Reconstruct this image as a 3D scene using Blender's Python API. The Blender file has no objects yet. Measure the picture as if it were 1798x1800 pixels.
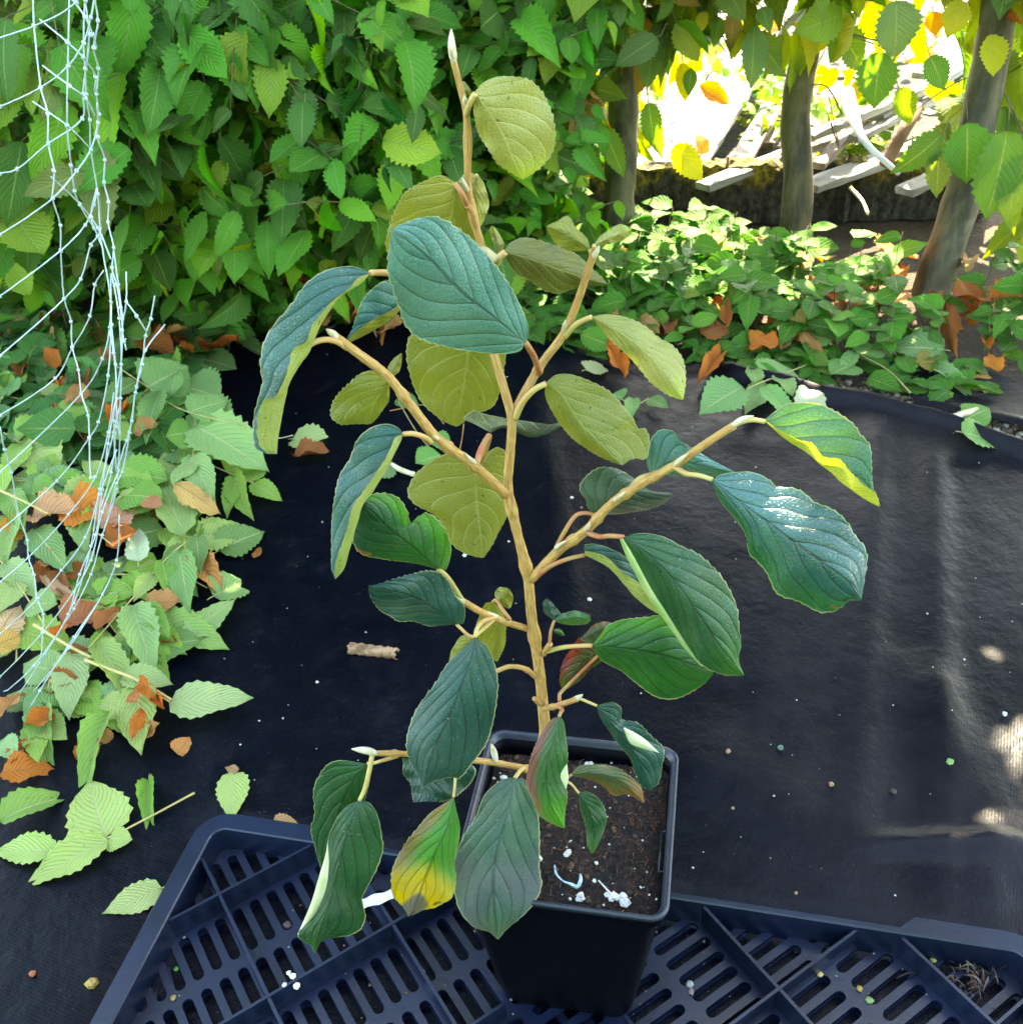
import bpy, bmesh, math, random
import numpy as np
from mathutils import Vector, Matrix
R = math.radians
random.seed(7); rng = np.random.default_rng(7)
scene = bpy.context.scene
COL = scene.collection

# ------------------------------------------------------------------ camera
F = 1800.0
PITCH, ROLL, CAMZ = R(35.8), R(-3.4), 0.81
fw = np.array([0, math.cos(PITCH), -math.sin(PITCH)])
rt0 = np.array([1.0, 0, 0]); up0 = np.array([0, math.sin(PITCH), math.cos(PITCH)])
rt = rt0*math.cos(ROLL)+up0*math.sin(ROLL); up = up0*math.cos(ROLL)-rt0*math.sin(ROLL)
CAM = np.array([0, 0, CAMZ])
cd = bpy.data.cameras.new('camera'); cam = bpy.data.objects.new('camera', cd); COL.objects.link(cam)
cd.sensor_fit = 'HORIZONTAL'; cd.sensor_width = 36; cd.lens = F/1798*36; cd.clip_start = .02; cd.clip_end = 300
cam.matrix_world = Matrix(((rt[0], up[0], -fw[0], 0), (rt[1], up[1], -fw[1], 0), (rt[2], up[2], -fw[2], CAMZ), (0, 0, 0, 1)))
scene.camera = cam
cd.dof.use_dof = True; cd.dof.focus_distance = .62; cd.dof.aperture_fstop = 34

# ------------------------------------------------------------------ light
SUN_EL, SUN_AZ = 44, 24          # azimuth measured from +Y towards +X
w = bpy.data.worlds.new('World'); scene.world = w; w.use_nodes = True
nt = w.node_tree; bg = nt.nodes['Background']
sky = nt.nodes.new('ShaderNodeTexSky'); sky.sky_type = 'NISHITA'; sky.sun_disc = False
sky.sun_elevation = R(SUN_EL); sky.sun_rotation = R(SUN_AZ)
nt.links.new(sky.outputs[0], bg.inputs[0]); bg.inputs[1].default_value = 0.15
sl = bpy.data.lights.new('sun', 'SUN'); sl.energy = 4.5; sl.angle = R(.5); sl.color = (1, .93, .8)
so = bpy.data.objects.new('sun', sl); COL.objects.link(so)
SUN = np.array([math.sin(R(SUN_AZ))*math.cos(R(SUN_EL)), math.cos(R(SUN_AZ))*math.cos(R(SUN_EL)), math.sin(R(SUN_EL))])
so.rotation_euler = Vector(SUN).to_track_quat('Z', 'Y').to_euler(); so.location = (0, 0, 5)
scene.view_settings.view_transform = 'Standard'; scene.view_settings.look = 'None'
scene.view_settings.exposure = 3.7; scene.view_settings.gamma = 1
scene.view_settings.use_white_balance = True; scene.view_settings.white_balance_temperature = 8200; scene.view_settings.white_balance_tint = 4
scene.cycles.max_bounces = 8; scene.cycles.transparent_max_bounces = 8

# ------------------------------------------------------------------ helpers
def ray(px, py):
    return fw + rt*((px-899)/F) - up*((py-900)/F)
def onY(px, py, Y):                       # the point of a pixel at a given distance
    d = ray(px, py); return CAM + d*(Y/d[1])
def onZ(px, py, z=0.0):                   # the point of a pixel on a level surface
    d = ray(px, py); return CAM + d*((z-CAMZ)/d[2])
def topix(P):
    d = np.asarray(P)-CAM; z = d@fw
    return 899+F*(d@rt)/z, 900-F*(d@up)/z

def nz(*a): v = np.array(a, float); return v/np.linalg.norm(v)
def tag(o, label=None, cat=None, group=None, kind=None):
    for k, v in (('label', label), ('category', cat), ('group', group), ('kind', kind)):
        if v: o[k] = v
    return o
def empty(name, loc=(0, 0, 0), rz=0):
    o = bpy.data.objects.new(name, None); COL.objects.link(o); o.location = loc; o.rotation_euler = (0, 0, rz)
    o.empty_display_size = .02
    return o
class MB:
    def __init__(s): s.v = []; s.f = []; s.n = 0; s.uv = []; s.col = []
    def add(s, v, f, uv=None, col=None):
        v = np.asarray(v, float); s.v.append(v)
        s.f += [tuple(int(i)+s.n for i in q) for q in f]; s.n += len(v)
        s.uv.append(np.zeros((len(v), 2)) if uv is None else np.asarray(uv))
        c = np.ones((len(v), 4)); 
        if col is not None: c[:, :3] = np.asarray(col)
        s.col.append(c)
    def build(s, name, mat, parent=None, smooth=True, loc=None):
        V = np.concatenate(s.v); 
        if loc is not None: V = V-np.asarray(loc)
        me = bpy.data.meshes.new(name); me.from_pydata(V.tolist(), [], s.f)
        UV = np.concatenate(s.uv); C = np.concatenate(s.col)
        li = np.zeros(len(me.loops), np.int32); me.loops.foreach_get('vertex_index', li)
        ul = me.uv_layers.new(name='UVMap'); ul.data.foreach_set('uv', UV[li].ravel())
        ca = me.color_attributes.new('tint', 'FLOAT_COLOR', 'POINT'); ca.data.foreach_set('color', C.ravel())
        me.materials.append(mat)
        if smooth: me.polygons.foreach_set('use_smooth', [True]*len(me.polygons))
        me.update()
        o = bpy.data.objects.new(name, me); COL.objects.link(o)
        if parent: o.parent = parent
        if loc is not None and not parent: o.location = loc
        return o
def crom(P, n, u=None):
    P = np.asarray(P, float)
    if len(P) == 2: P = np.array([P[0], (P[0]+P[1])/2, P[1]])
    d = np.r_[0, np.cumsum(np.linalg.norm(np.diff(P, axis=0), axis=1))]; d /= d[-1]
    t = np.linspace(0, 1, n) if u is None else u
    Q = np.vstack([2*P[0]-P[1], P, 2*P[-1]-P[-2]]); dk = np.r_[d[0]-(d[1]-d[0]), d, d[-1]+(d[-1]-d[-2])]
    out = np.zeros((len(t), P.shape[1]))
    for i, x in enumerate(t):
        k = min(max(np.searchsorted(d, x, 'right')-1, 0), len(P)-2)
        h = max(d[k+1]-d[k], 1e-9); s = (x-d[k])/h
        m0 = (Q[k+2]-Q[k])/(dk[k+2]-dk[k])*h; m1 = (Q[k+3]-Q[k+1])/(dk[k+3]-dk[k+1])*h
        out[i] = (2*s**3-3*s**2+1)*Q[k+1]+(s**3-2*s**2+s)*m0+(-2*s**3+3*s**2)*Q[k+2]+(s**3-s**2)*m1
    return out
def tube(mb, P, r, seg=8, col=None, n=None, knobs=0):
    P = np.asarray(P, float); r = np.atleast_1d(np.asarray(r, float))
    if n: 
        rr = np.interp(np.linspace(0, 1, n), np.linspace(0, 1, len(r)), r); P = crom(P, n); r = rr
    elif len(r) != len(P): r = np.interp(np.linspace(0, 1, len(P)), np.linspace(0, 1, len(r)), r)
    if knobs: r = r*(1+rng.normal(0, knobs, len(r)))
    T = np.gradient(P, axis=0); T /= np.linalg.norm(T, axis=1)[:, None]+1e-12
    a = np.array([0, 0, 1.]) if abs(T[0][2]) < .9 else np.array([1., 0, 0])
    N = np.cross(T[0], a); N /= np.linalg.norm(N); V = []; uv = []
    L = np.r_[0, np.cumsum(np.linalg.norm(np.diff(P, axis=0), axis=1))]
    for i in range(len(P)):
        N = N-T[i]*(N@T[i]); N /= np.linalg.norm(N); B = np.cross(T[i], N)
        for k in range(seg):
            t = 2*math.pi*k/seg; V.append(P[i]+r[i]*(N*math.cos(t)+B*math.sin(t))); uv.append((abs(k/seg-.5)*2, L[i]))
    f = [(i*seg+k, i*seg+(k+1) % seg, (i+1)*seg+(k+1) % seg, (i+1)*seg+k) for i in range(len(P)-1) for k in range(seg)]
    f += [tuple(range(seg))[::-1], tuple((len(P)-1)*seg+k for k in range(seg))]
    mb.add(V, f, uv, col)
def boxpts(mb, o, ax, ay, az, col=None):      # box from corner o and three edge vectors
    o, ax, ay, az = map(lambda q: np.asarray(q, float), (o, ax, ay, az))
    V = [o, o+ax, o+ax+ay, o+ay, o+az, o+ax+az, o+ax+ay+az, o+ay+az]
    mb.add(V, [(3, 2, 1, 0), (4, 5, 6, 7), (0, 1, 5, 4), (1, 2, 6, 5), (2, 3, 7, 6), (3, 0, 4, 7)], None, col)

# ------------------------------------------------------------------ materials
def newmat(name):
    m = bpy.data.materials.new(name); m.use_nodes = True; nt = m.node_tree
    return m, nt, nt.nodes['Principled BSDF'], nt.nodes['Material Output']
class NG:
    def __init__(s, nt): s.nt = nt
    def n(s, t, **k):
        n = s.nt.nodes.new(t)
        for a, b in k.items(): setattr(n, a, b)
        return n
    def put(s, sock, v):
        if isinstance(v, bpy.types.NodeSocket): s.nt.links.new(v, sock)
        else:
            if hasattr(sock.default_value, '__len__') and len(sock.default_value) == 4 and len(v) == 3: v = (*v, 1)
            sock.default_value = v
    def m(s, op, a, b=0.0, c=0.0, clamp=False):
        n = s.n('ShaderNodeMath', operation=op, use_clamp=clamp); s.put(n.inputs[0], a); s.put(n.inputs[1], b); s.put(n.inputs[2], c); return n.outputs[0]
    def mix(s, f, a, b, mode='MIX'):
        n = s.n('ShaderNodeMix', data_type='RGBA', blend_type=mode); n.clamp_factor = True
        s.put(n.inputs[0], f); s.put(n.inputs[6], a); s.put(n.inputs[7], b); return n.outputs[2]
    def noise(s, scale, vec=None, detail=3, rough=.55, dim='3D'):
        n = s.n('ShaderNodeTexNoise'); n.inputs['Scale'].default_value = scale; n.inputs['Detail'].default_value = detail; n.inputs['Roughness'].default_value = rough
        if vec is not None: s.nt.links.new(vec, n.inputs['Vector'])
        return n.outputs['Fac']
    def sm(s, v, a, b, x=0.0, y=1.0):
        n = s.n('ShaderNodeMapRange', interpolation_type='SMOOTHSTEP'); s.put(n.inputs[0], v)
        for i, q in enumerate((a, b, x, y)): n.inputs[i+1].default_value = q
        return n.outputs[0]
    def bump(s, h, dist, strength=1.0, nrm=None):
        n = s.n('ShaderNodeBump'); n.inputs['Distance'].default_value = dist; n.inputs['Strength'].default_value = strength; s.put(n.inputs['Height'], h)
        if nrm is not None: s.nt.links.new(nrm, n.inputs['Normal'])
        return n.outputs[0]

def leaf_mat(name, upA=None, upB=None, under=(.2, .22, .05), nveins=5.6, slope=.50, tip=None, tip_u=(.6, .9), tip2=None, edge=(.3, .3, .14),
             rough=.45, trans=.3, transcol=None, veincol=None, tint=False, left=None, right=None, ebf=.965, undervein=(.30, .30, .09), bump=1.0, spec=.5, crumple=0):
    m, nt, bs, out = newmat(name); g = NG(nt)
    tc = g.n('ShaderNodeTexCoord'); uv = g.n('ShaderNodeSeparateXYZ'); nt.links.new(tc.outputs['UV'], uv.inputs[0])
    geo = g.n('ShaderNodeNewGeometry'); obj = tc.outputs['Object']
    u = uv.outputs[0]; v = g.m('SUBTRACT', g.m('MULTIPLY', uv.outputs[1], 2.0), 1.0)
    av = g.m('ABSOLUTE', v)
    wob = g.m('MULTIPLY', g.m('SUBTRACT', g.noise(30, obj, 1), .5), .04)
    s = g.m('ADD', g.m('SUBTRACT', u, g.m('MULTIPLY', g.m('POWER', av, 1.1 if slope > .4 else .9), slope)), wob)
    fr = g.m('FRACT', g.m('ADD', g.m('MULTIPLY', s, float(nveins)), 20.0))
    tri = g.m('MULTIPLY', g.m('ABSOLUTE', g.m('SUBTRACT', fr, .5)), 2.0)         # 1 on a side vein
    side = g.m('MULTIPLY', g.sm(tri, .88, .97), g.sm(av, 1.02, .75))
    mid = g.sm(av, .05, .015); vein = g.m('MAXIMUM', side, mid)
    n1 = g.noise(45, obj, 3); n2 = g.noise(9, obj, 2); n3 = g.noise(260, obj, 3, .7)
    if tint:
        ca = g.n('ShaderNodeVertexColor', layer_name='tint'); base = ca.outputs[0]
        upc = g.mix(g.sm(n1, .35, .7), base, g.mix(1.0, base, (1.35, 1.2, .95), 'MULTIPLY'))
        unc = g.mix(.45, base, under)
    else:
        upc = g.mix(g.sm(n2, .35, .68), upA, upB)
        upc = g.mix(g.m('MULTIPLY', g.sm(n1, .4, .75), .35), upc, g.mix(1.0, upc, (1.6, 1.5, 1.3), 'MULTIPLY'))
        unc = g.mix(g.sm(n2, .4, .7), under, g.mix(1.0, under, (.7, .8, .7), 'MULTIPLY'))
    nz = g.m('MULTIPLY', g.m('SUBTRACT', n2, .5), .5)
    if left: upc = g.mix(g.sm(g.m('ADD', v, nz), -.35, -.85), upc, left)
    if right: upc = g.mix(g.sm(g.m('ADD', v, nz), .35, .85), upc, right)
    if tip:
        k = g.sm(g.m('ADD', u, nz), tip_u[0], tip_u[1]); upc = g.mix(k, upc, tip); unc = g.mix(k, unc, tip)
    if tip2: upc = g.mix(g.sm(g.m('ADD', u, nz), .88, .93), upc, tip2)
    vc = veincol if veincol else None
    upv = g.mix(1.0, upc, (.26, .32, .32), 'MULTIPLY') if vc is None else g.mix(.6, upc, vc)
    upc = g.mix(g.m('MULTIPLY', vein, .75), upc, upv)
    upc = g.mix(g.m('MULTIPLY', g.sm(g.noise(700, obj, 1), .68, .75), .5), upc, (.25, .3, .25))
    unc = g.mix(g.m('MULTIPLY', vein, .85), unc, undervein)
    if not tint:
        vo = g.n('ShaderNodeTexVoronoi', feature='DISTANCE_TO_EDGE'); vo.inputs['Scale'].default_value = 520; nt.links.new(obj, vo.inputs['Vector'])
        net = g.m('MULTIPLY', g.sm(vo.outputs['Distance'], .11, .02), .38)
        upc = g.mix(net, upc, g.mix(1.0, upc, (.45, .5, .5), 'MULTIPLY')); unc = g.mix(g.m('MULTIPLY', net, .5), unc, undervein)
        scar = g.m('MULTIPLY', g.sm(g.noise(38, obj, 3), .70, .74), g.sm(av, .35, .8)); upc = g.mix(scar, upc, (.16, .08, .03)); unc = g.mix(scar, unc, (.12, .06, .02))
        upc = g.mix(g.m('MULTIPLY', g.sm(g.noise(22, obj, 4), .45, .75), .22), upc, (.16, .2, .17))
    spots = g.m('MULTIPLY', g.sm(g.noise(420, obj, 0), .79, .82), .6)
    unc = g.mix(spots, unc, (.03, .03, .01))
    back = geo.outputs['Backfacing']
    c = g.mix(back, upc, unc)
    if edge: c = g.mix(g.m('MULTIPLY', g.sm(av, ebf, ebf+.02), .85), c, edge)
    nt.links.new(c, bs.inputs['Base Color']); g.put(bs.inputs['Roughness'], rough); bs.inputs['Specular IOR Level'].default_value = spec
    pleat = g.m('SUBTRACT', 1.0, g.m('POWER', tri, 3.0))
    h = g.m('ADD', g.m('MULTIPLY', pleat, 1.0), g.m('MULTIPLY', n3, .35))
    h = g.m('SUBTRACT', h, g.m('MULTIPLY', vein, .6)); h = g.m('MULTIPLY', h, g.m('SUBTRACT', 1.0, g.m('MULTIPLY', back, 1.5)))
    if not tint: h = g.m('SUBTRACT', h, g.m('MULTIPLY', g.sm(vo.outputs['Distance'], .16, .02), .28))
    if crumple: h = g.m('ADD', h, g.m('MULTIPLY', g.noise(60, obj, 4), crumple))
    b = g.bump(h, .0016, (.5 if slope > .4 else .8)*bump); nt.links.new(b, bs.inputs['Normal'])
    tr = g.n('ShaderNodeBsdfTranslucent'); nt.links.new(g.mix(1.0, c, transcol or (1.6, 1.5, .45), 'MULTIPLY'), tr.inputs[0]); nt.links.new(b, tr.inputs['Normal'])
    mx = g.n('ShaderNodeMixShader'); mx.inputs[0].default_value = trans
    nt.links.new(bs.outputs[0], mx.inputs[1]); nt.links.new(tr.outputs[0], mx.inputs[2]); nt.links.new(mx.outputs[0], out.inputs[0])
    return m

def simple_mat(name, a, b=None, scale=30, rough=.6, bumpd=.002, bscale=None, spec=.5, detail=4, lo=.35, hi=.65, stretch=None, tint=False):
    m, nt, bs, out = newmat(name); g = NG(nt); tc = g.n('ShaderNodeTexCoord'); vec = tc.outputs['Object']
    if stretch:
        mp = g.n('ShaderNodeMapping'); mp.inputs['Scale'].default_value = stretch; nt.links.new(vec, mp.inputs[0]); vec = mp.outputs[0]
    n = g.noise(scale, vec, detail)
    if tint:
        ca = g.n('ShaderNodeVertexColor', layer_name='tint').outputs[0]; c = g.mix(g.sm(n, lo, hi), ca, g.mix(1.0, ca, b or (.5, .5, .5), 'MULTIPLY'))
    else: c = g.mix(g.sm(n, lo, hi), a, b or a)
    nt.links.new(c, bs.inputs['Base Color']); bs.inputs['Roughness'].default_value = rough; bs.inputs['Specular IOR Level'].default_value = spec
    nt.links.new(g.bump(g.noise(bscale or scale*3, vec, 4), bumpd), bs.inputs['Normal'])
    return m

UND = (.22, .23, .035); UNDP = (.30, .34, .11)
TEAL = dict(upA=(.005, .046, .032), upB=(.009, .070, .052), under=UND)
M = {
 'blue': leaf_mat('leaf_blue', (.045, .155, .13), (.085, .225, .19), UND, rough=.4, trans=.12, edge=(.3, .36, .2)),
 'blued': leaf_mat('leaf_blue_sheen', (.014, .085, .07), (.045, .15, .15), UND, rough=.32, spec=.7, trans=.14, left=(.012, .10, .03), edge=(.25, .33, .12)),
 'teal': leaf_mat('leaf_teal', **TEAL, trans=.15),
 'tealy': leaf_mat('leaf_teal_pale_back', (.011, .072, .056), (.022, .105, .082), UNDP, trans=.15),
 'green': leaf_mat('leaf_green', (.006, .055, .014), (.012, .085, .026), UNDP, trans=.2, tip=(.05, .2, .02), tip_u=(.75, 1.1)),
 'greenb': leaf_mat('leaf_bright_green', (.012, .10, .012), (.010, .07, .032), UND, trans=.3, right=(.04, .19, .01)),
 'olive': leaf_mat('leaf_underside', (.02, .09, .05), (.03, .1, .05), UND, trans=.35, transcol=(1.2, 1.25, .35)),
 'olived': leaf_mat('leaf_underside_dark', (.02, .09, .05), (.03, .1, .05), (.12, .13, .03), trans=.3, transcol=(1.2, 1.2, .35), undervein=(.24, .24, .06)),
 'lemon': leaf_mat('leaf_underside_lemon', (.02, .09, .05), (.03, .1, .05), (.30, .30, .08), trans=.26, tip=(.30, .38, .02), tip_u=(.7, 1.0), transcol=(1.3, 1.3, .45), undervein=(.42, .36, .10)),
 'yellow': leaf_mat('leaf_turning_yellow', (.03, .2, .008), (.05, .24, .01), UND, tip=(.62, .42, .0), tip_u=(.55, .8), tip2=(.16, .13, .1), left=(.2, .13, .02), trans=.3),
 'purple': leaf_mat('leaf_purplish', (.02, .085, .045), (.105, .08, .125), UND, tip=(.10, .14, .05), tip_u=(.75, 1.1), trans=.12, rough=.38),
 'redg': leaf_mat('leaf_red_edged', (.02, .10, .02), (.03, .14, .03), UNDP, left=(.17, .06, .05), tip=(.06, .26, .01), tip_u=(.55, .95), trans=.25, edge=(.35, .2, .12)),
 'bronze': leaf_mat('leaf_bronze', (.06, .10, .035), (.10, .12, .06), UND, tip=(.22, .11, .04), tip_u=(.5, 1.0), left=(.14, .09, .03), trans=.2, edge=(.35, .2, .12)),
 'red': leaf_mat('leaf_dark_red', (.05, .05, .012), (.03, .08, .015), UND, left=(.2, .015, .012), tip=(.08, .09, .01), trans=.2, edge=(.3, .05, .04)),
 'sun': leaf_mat('leaf_lit_green', (.045, .16, .06), (.08, .2, .08), (.36, .38, .05), trans=.3),
 'dull': leaf_mat('leaf_dull', (.02, .075, .03), (.05, .085, .06), (.1, .12, .05), right=(.11, .12, .11), trans=.15),
 'hedge': leaf_mat('hornbeam_leaf', tint=True, under=(.10, .17, .05), nveins=11, slope=.42, edge=None, rough=.5, spec=.12, trans=.33, bump=1.6, veincol=(.14, .26, .05), undervein=(.25, .3, .1), transcol=(1.9, 1.7, .25)),
 'hedged': leaf_mat('shaded_hornbeam_leaf', tint=True, under=(.10, .17, .04), nveins=11, slope=.42, edge=None, rough=.5, spec=.12, trans=.16, bump=1.6, veincol=(.14, .26, .05), undervein=(.2, .3, .08)),  # same leaf made less translucent, so the left crowns read as shaded
 'cut': leaf_mat('cut_hornbeam_leaf', tint=True, under=(.26, .36, .10), nveins=11, slope=.42, edge=None, rough=.5, spec=.1, trans=.2, bump=1.6, veincol=(.4, .45, .2), undervein=(.45, .45, .2)),
 'cover': leaf_mat('ground_cover_leaf', tint=True, under=(.1, .2, .04), nveins=7, slope=.38, edge=None, rough=.5, spec=.1, trans=.28, veincol=(.12, .22, .06)),
 'dead': leaf_mat('dead_leaf', tint=True, under=(.36, .12, .025), nveins=10, slope=.36, edge=None, rough=.7, spec=.12, trans=.15, veincol=(.2, .1, .03), undervein=(.3, .15, .05), transcol=(1.3, 1, .6), crumple=1.5),
}
def bark_mat(name, a, b, c, scale=60, stretch=.12, uvm=False):
    m, nt, bs, out = newmat(name); g = NG(nt); tc = g.n('ShaderNodeTexCoord')
    mp = g.n('ShaderNodeMapping'); mp.inputs['Scale'].default_value = ((1, stretch*12, 1) if uvm else (1, 1, stretch)); nt.links.new(tc.outputs['UV' if uvm else 'Object'], mp.inputs[0])
    if uvm: scale = 7
    n = g.noise(scale, mp.outputs[0], 5, .65); n2 = g.noise(60 if uvm else scale*.35, tc.outputs['Object'], 3); n3 = g.noise(scale*2.5, mp.outputs[0], 3)
    col = g.mix(g.sm(n, .36, .62), a, b); col = g.mix(g.sm(n2, .52, .66), col, c)
    nt.links.new(col, bs.inputs['Base Color']); bs.inputs['Roughness'].default_value = .65
    nt.links.new(g.bump(g.m('ADD', n, g.m('MULTIPLY', n3, .6)), .0006 if uvm else .0015), bs.inputs['Normal']); return m
M['stem'] = bark_mat('witch_hazel_bark', (.33, .16, .045), (.56, .34, .11), (.46, .25, .07), 260, 1.1, True)
M['stemfuzz'] = bark_mat('young_bark', (.38, .28, .11), (.5, .40, .2), (.34, .2, .06), 200, 1.0, True)
M['cream'] = simple_mat('sunlit_leaf_back', (.62, .62, .42), (.5, .54, .3), 60, .7, .0006)  # sunlight on the turned-over leaf edges put into this cream
M['rolled'] = simple_mat('rolled_leaf_edge', (.22, .34, .10), (.32, .40, .15), 60, .7, .0006)
M['petiole'] = simple_mat('petiole', (.45, .40, .13), (.5, .28, .10), 60, .6, .0004)
M['petred'] = simple_mat('petiole_red', (.42, .11, .05), (.38, .24, .08), 60, .6, .0004)
M['bud'] = simple_mat('bud', (.5, .42, .26), (.62, .56, .42), 200, .75, .0006)
M['trunk'] = bark_mat('hedge_bark', (.025, .02, .008), (.10, .08, .035), (.13, .125, .085), 30, .25)
M['twig'] = simple_mat('twig', (.07, .045, .02), (.16, .11, .045), 60, .7, .001)
M['twiglight'] = simple_mat('cut_twig', (.38, .28, .09), (.5, .4, .14), 60, .6, .0006)

# ------------------------------------------------------------------ membrane and ground
def pn(x, y, s, seed=0):      # smooth pseudo noise
    r = np.random.default_rng(100+seed); o = 0
    for k in range(6):
        a = r.uniform(0, 2*math.pi); fq = r.uniform(.5, 1.6)*s; ph = r.uniform(0, 6.28)
        o = o+np.sin((x*math.cos(a)+y*math.sin(a))*fq+ph+1.3*np.sin((y*math.cos(a)-x*math.sin(a))*fq*.6+ph*2))
    return o/6
def ground_mat():
    m, nt, bs, out = newmat('soil'); g = NG(nt); o = g.n('ShaderNodeTexCoord').outputs['Object']
    n = g.noise(6, o, 6, .7); n2 = g.noise(70, o, 5, .7)
    c = g.mix(g.sm(n, .35, .65), (.028, .016, .009), (.07, .042, .022)); c = g.mix(g.sm(n2, .55, .75), c, (.13, .085, .05))
    nt.links.new(c, bs.inputs['Base Color']); bs.inputs['Roughness'].default_value = .95
    nt.links.new(g.bump(g.m('ADD', n, n2), .01), bs.inputs['Normal']); return m
NX = 150
gx = np.r_[-30, -12, -6, np.linspace(-3, 3.4, NX), 6, 12, 30]; gy = np.r_[-20, -6, -2, np.linspace(-.6, 5.2, NX), 7, 12, 25, 50]
GX, GY = np.meshgrid(gx, gy); 
GZ = -.012+.008*pn(GX, GY, 9, 1)
GZ += np.clip((GY-1.75)/2, 0, 1)*.03*pn(GX, GY, 5, 2)
mb = MB(); nxx = len(gx); nyy = len(gy)
mb.add(np.c_[GX.ravel(), GY.ravel(), GZ.ravel()], [(j*nxx+i, j*nxx+i+1, (j+1)*nxx+i+1, (j+1)*nxx+i) for j in range(nyy-1) for i in range(nxx-1)])
tag(mb.build('ground', ground_mat()), kind='structure')

def fabric_mat():
    m, nt, bs, out = newmat('weed_membrane'); g = NG(nt); o = g.n('ShaderNodeTexCoord').outputs['Object']
    n = g.noise(5, o, 5, .6); n2 = g.noise(26, o, 5, .7); n3 = g.noise(420, o, 2)
    c = g.mix(g.sm(n, .4, .7), (.0004, .0010, .0040), (.0011, .0020, .0062))
    c = g.mix(g.m('MULTIPLY', g.sm(n2, .54, .8), .3), c, (.022, .019, .019)); spx = g.n('ShaderNodeSeparateXYZ'); nt.links.new(o, spx.inputs[0]); c = g.mix(g.m('MULTIPLY', g.sm(g.m('ADD', spx.outputs[0], g.m('MULTIPLY', n, .5)), .3, .85), g.sm(n, .3, .62, .25, .9)), c, (.0135, .0115, .0150))  # last mix: broad sheen painted into the colour as a lighter right side
    c = g.mix(g.m('MULTIPLY', g.sm(n3, .68, .78), .25), c, (.2, .19, .18))
    nt.links.new(c, bs.inputs['Base Color']); g.put(bs.inputs['Roughness'], g.sm(n2, .3, .8, .36, .55)); bs.inputs['Specular IOR Level'].default_value = .12
    def wave(rot, sc):
        mp = g.n('ShaderNodeMapping'); mp.inputs['Rotation'].default_value = (0, 0, rot); nt.links.new(o, mp.inputs[0])
        wv = g.n('ShaderNodeTexWave'); wv.inputs['Scale'].default_value = sc; wv.inputs['Distortion'].default_value = .4; nt.links.new(mp.outputs[0], wv.inputs[0]); return wv.outputs['Fac']
    h = g.m('ADD', g.m('MULTIPLY', wave(R(25), 110), .8), g.m('MULTIPLY', wave(R(-65), 110), .8))
    b = g.bump(h, .0004, .16); b = g.bump(n, .012, .5, b); b = g.bump(n2, .003, .5, b)
    nt.links.new(b, bs.inputs['Normal']); return m
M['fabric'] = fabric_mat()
far = [(-400, 560), (0, 600), (380, 640), (520, 585), (700, 560), (900, 590), (1080, 640), (1250, 655), (1440, 690), (1560, 722), (1680, 760), (1798, 790), (2100, 880), (2600, 1010)]
FP = np.array([onZ(a, b) for a, b in far]); 
xs = np.linspace(-1.5, 1.9, 240); ts = np.linspace(0, 1, 260)
yf = np.interp(xs, FP[:, 0], FP[:, 1]) + .012*np.sin(xs*23)+.006*np.sin(xs*61)
XX = np.repeat(xs[None], len(ts), 0); YY = -.5+(yf+.5)[None]*ts[:, None]
Z = .004+.0035*(1+pn(XX, YY, 7, 3))+.0012*(1+pn(XX, YY, 21, 4))
def crease(a, b, wd, h):
    global Z
    A, B = onZ(*a)[:2], onZ(*b)[:2]; d = B-A; L = np.hypot(*d); d /= L
    s = ((XX-A[0])*d[0]+(YY-A[1])*d[1]); q = (XX-A[0])*d[1]-(YY-A[1])*d[0]
    Z += h*np.exp(-(q/wd)**2)*np.clip(np.minimum(s, L-s)/.06+.5, 0, 1)
crease((1230, 640), (1800, 820), .03, .005)
for a, b, wd, h in (((1540, 760), (1500, 1450), .018, .006), ((1640, 800), (1660, 1630), .015, .007), ((1420, 780), (1330, 1250), .02, .004), ((1720, 1480), (1740, 1640), .012, .009),
                    ((1540, 1495), (1800, 1500), .010, .010), ((560, 700), (700, 1300), .02, .004), ((380, 1300), (420, 1500), .02, .004), ((1190, 1320), (1560, 1560), .05, .006), ((930, 620), (1040, 1250), .02, .004), ((1610, 1180), (1800, 1560), .03, .008)):
    crease(a, b, wd, h)
dist = (yf[None]-YY); edge = np.where(XX > .35, 1, .3)
Z += edge*.018*np.exp(-((dist-.02)/.02)**2)*np.clip(1-ts[:, None]*0, 0, 1); Z -= edge*.012*np.clip(1-dist/.008, 0, 1)
Z = np.maximum(Z, .0012)
_c, _s = math.cos(R(13.9)), math.sin(R(13.9)); _dx, _dy = XX+.272, YY-.534; _tx, _ty = _c*_dx-_s*_dy, _s*_dx+_c*_dy     # the sheet is pressed flat under the tray
_in = np.minimum.reduce([_tx+.055, .70-_tx, .078-_ty, _ty+.35]); Z = Z*(1-np.clip(_in/.02+1, 0, 1))+.0006*np.clip(_in/.02+1, 0, 1)
mb = MB(); n_ = len(xs)
mb.add(np.c_[XX.ravel(), YY.ravel(), Z.ravel()], [(j*n_+i, j*n_+i+1, (j+1)*n_+i+1, (j+1)*n_+i) for j in range(len(ts)-1) for i in range(n_-1)])
tag(mb.build('weed_membrane', M['fabric']), 'black woven weed membrane spread on the ground under the tray', 'ground sheet', kind='structure')
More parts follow.
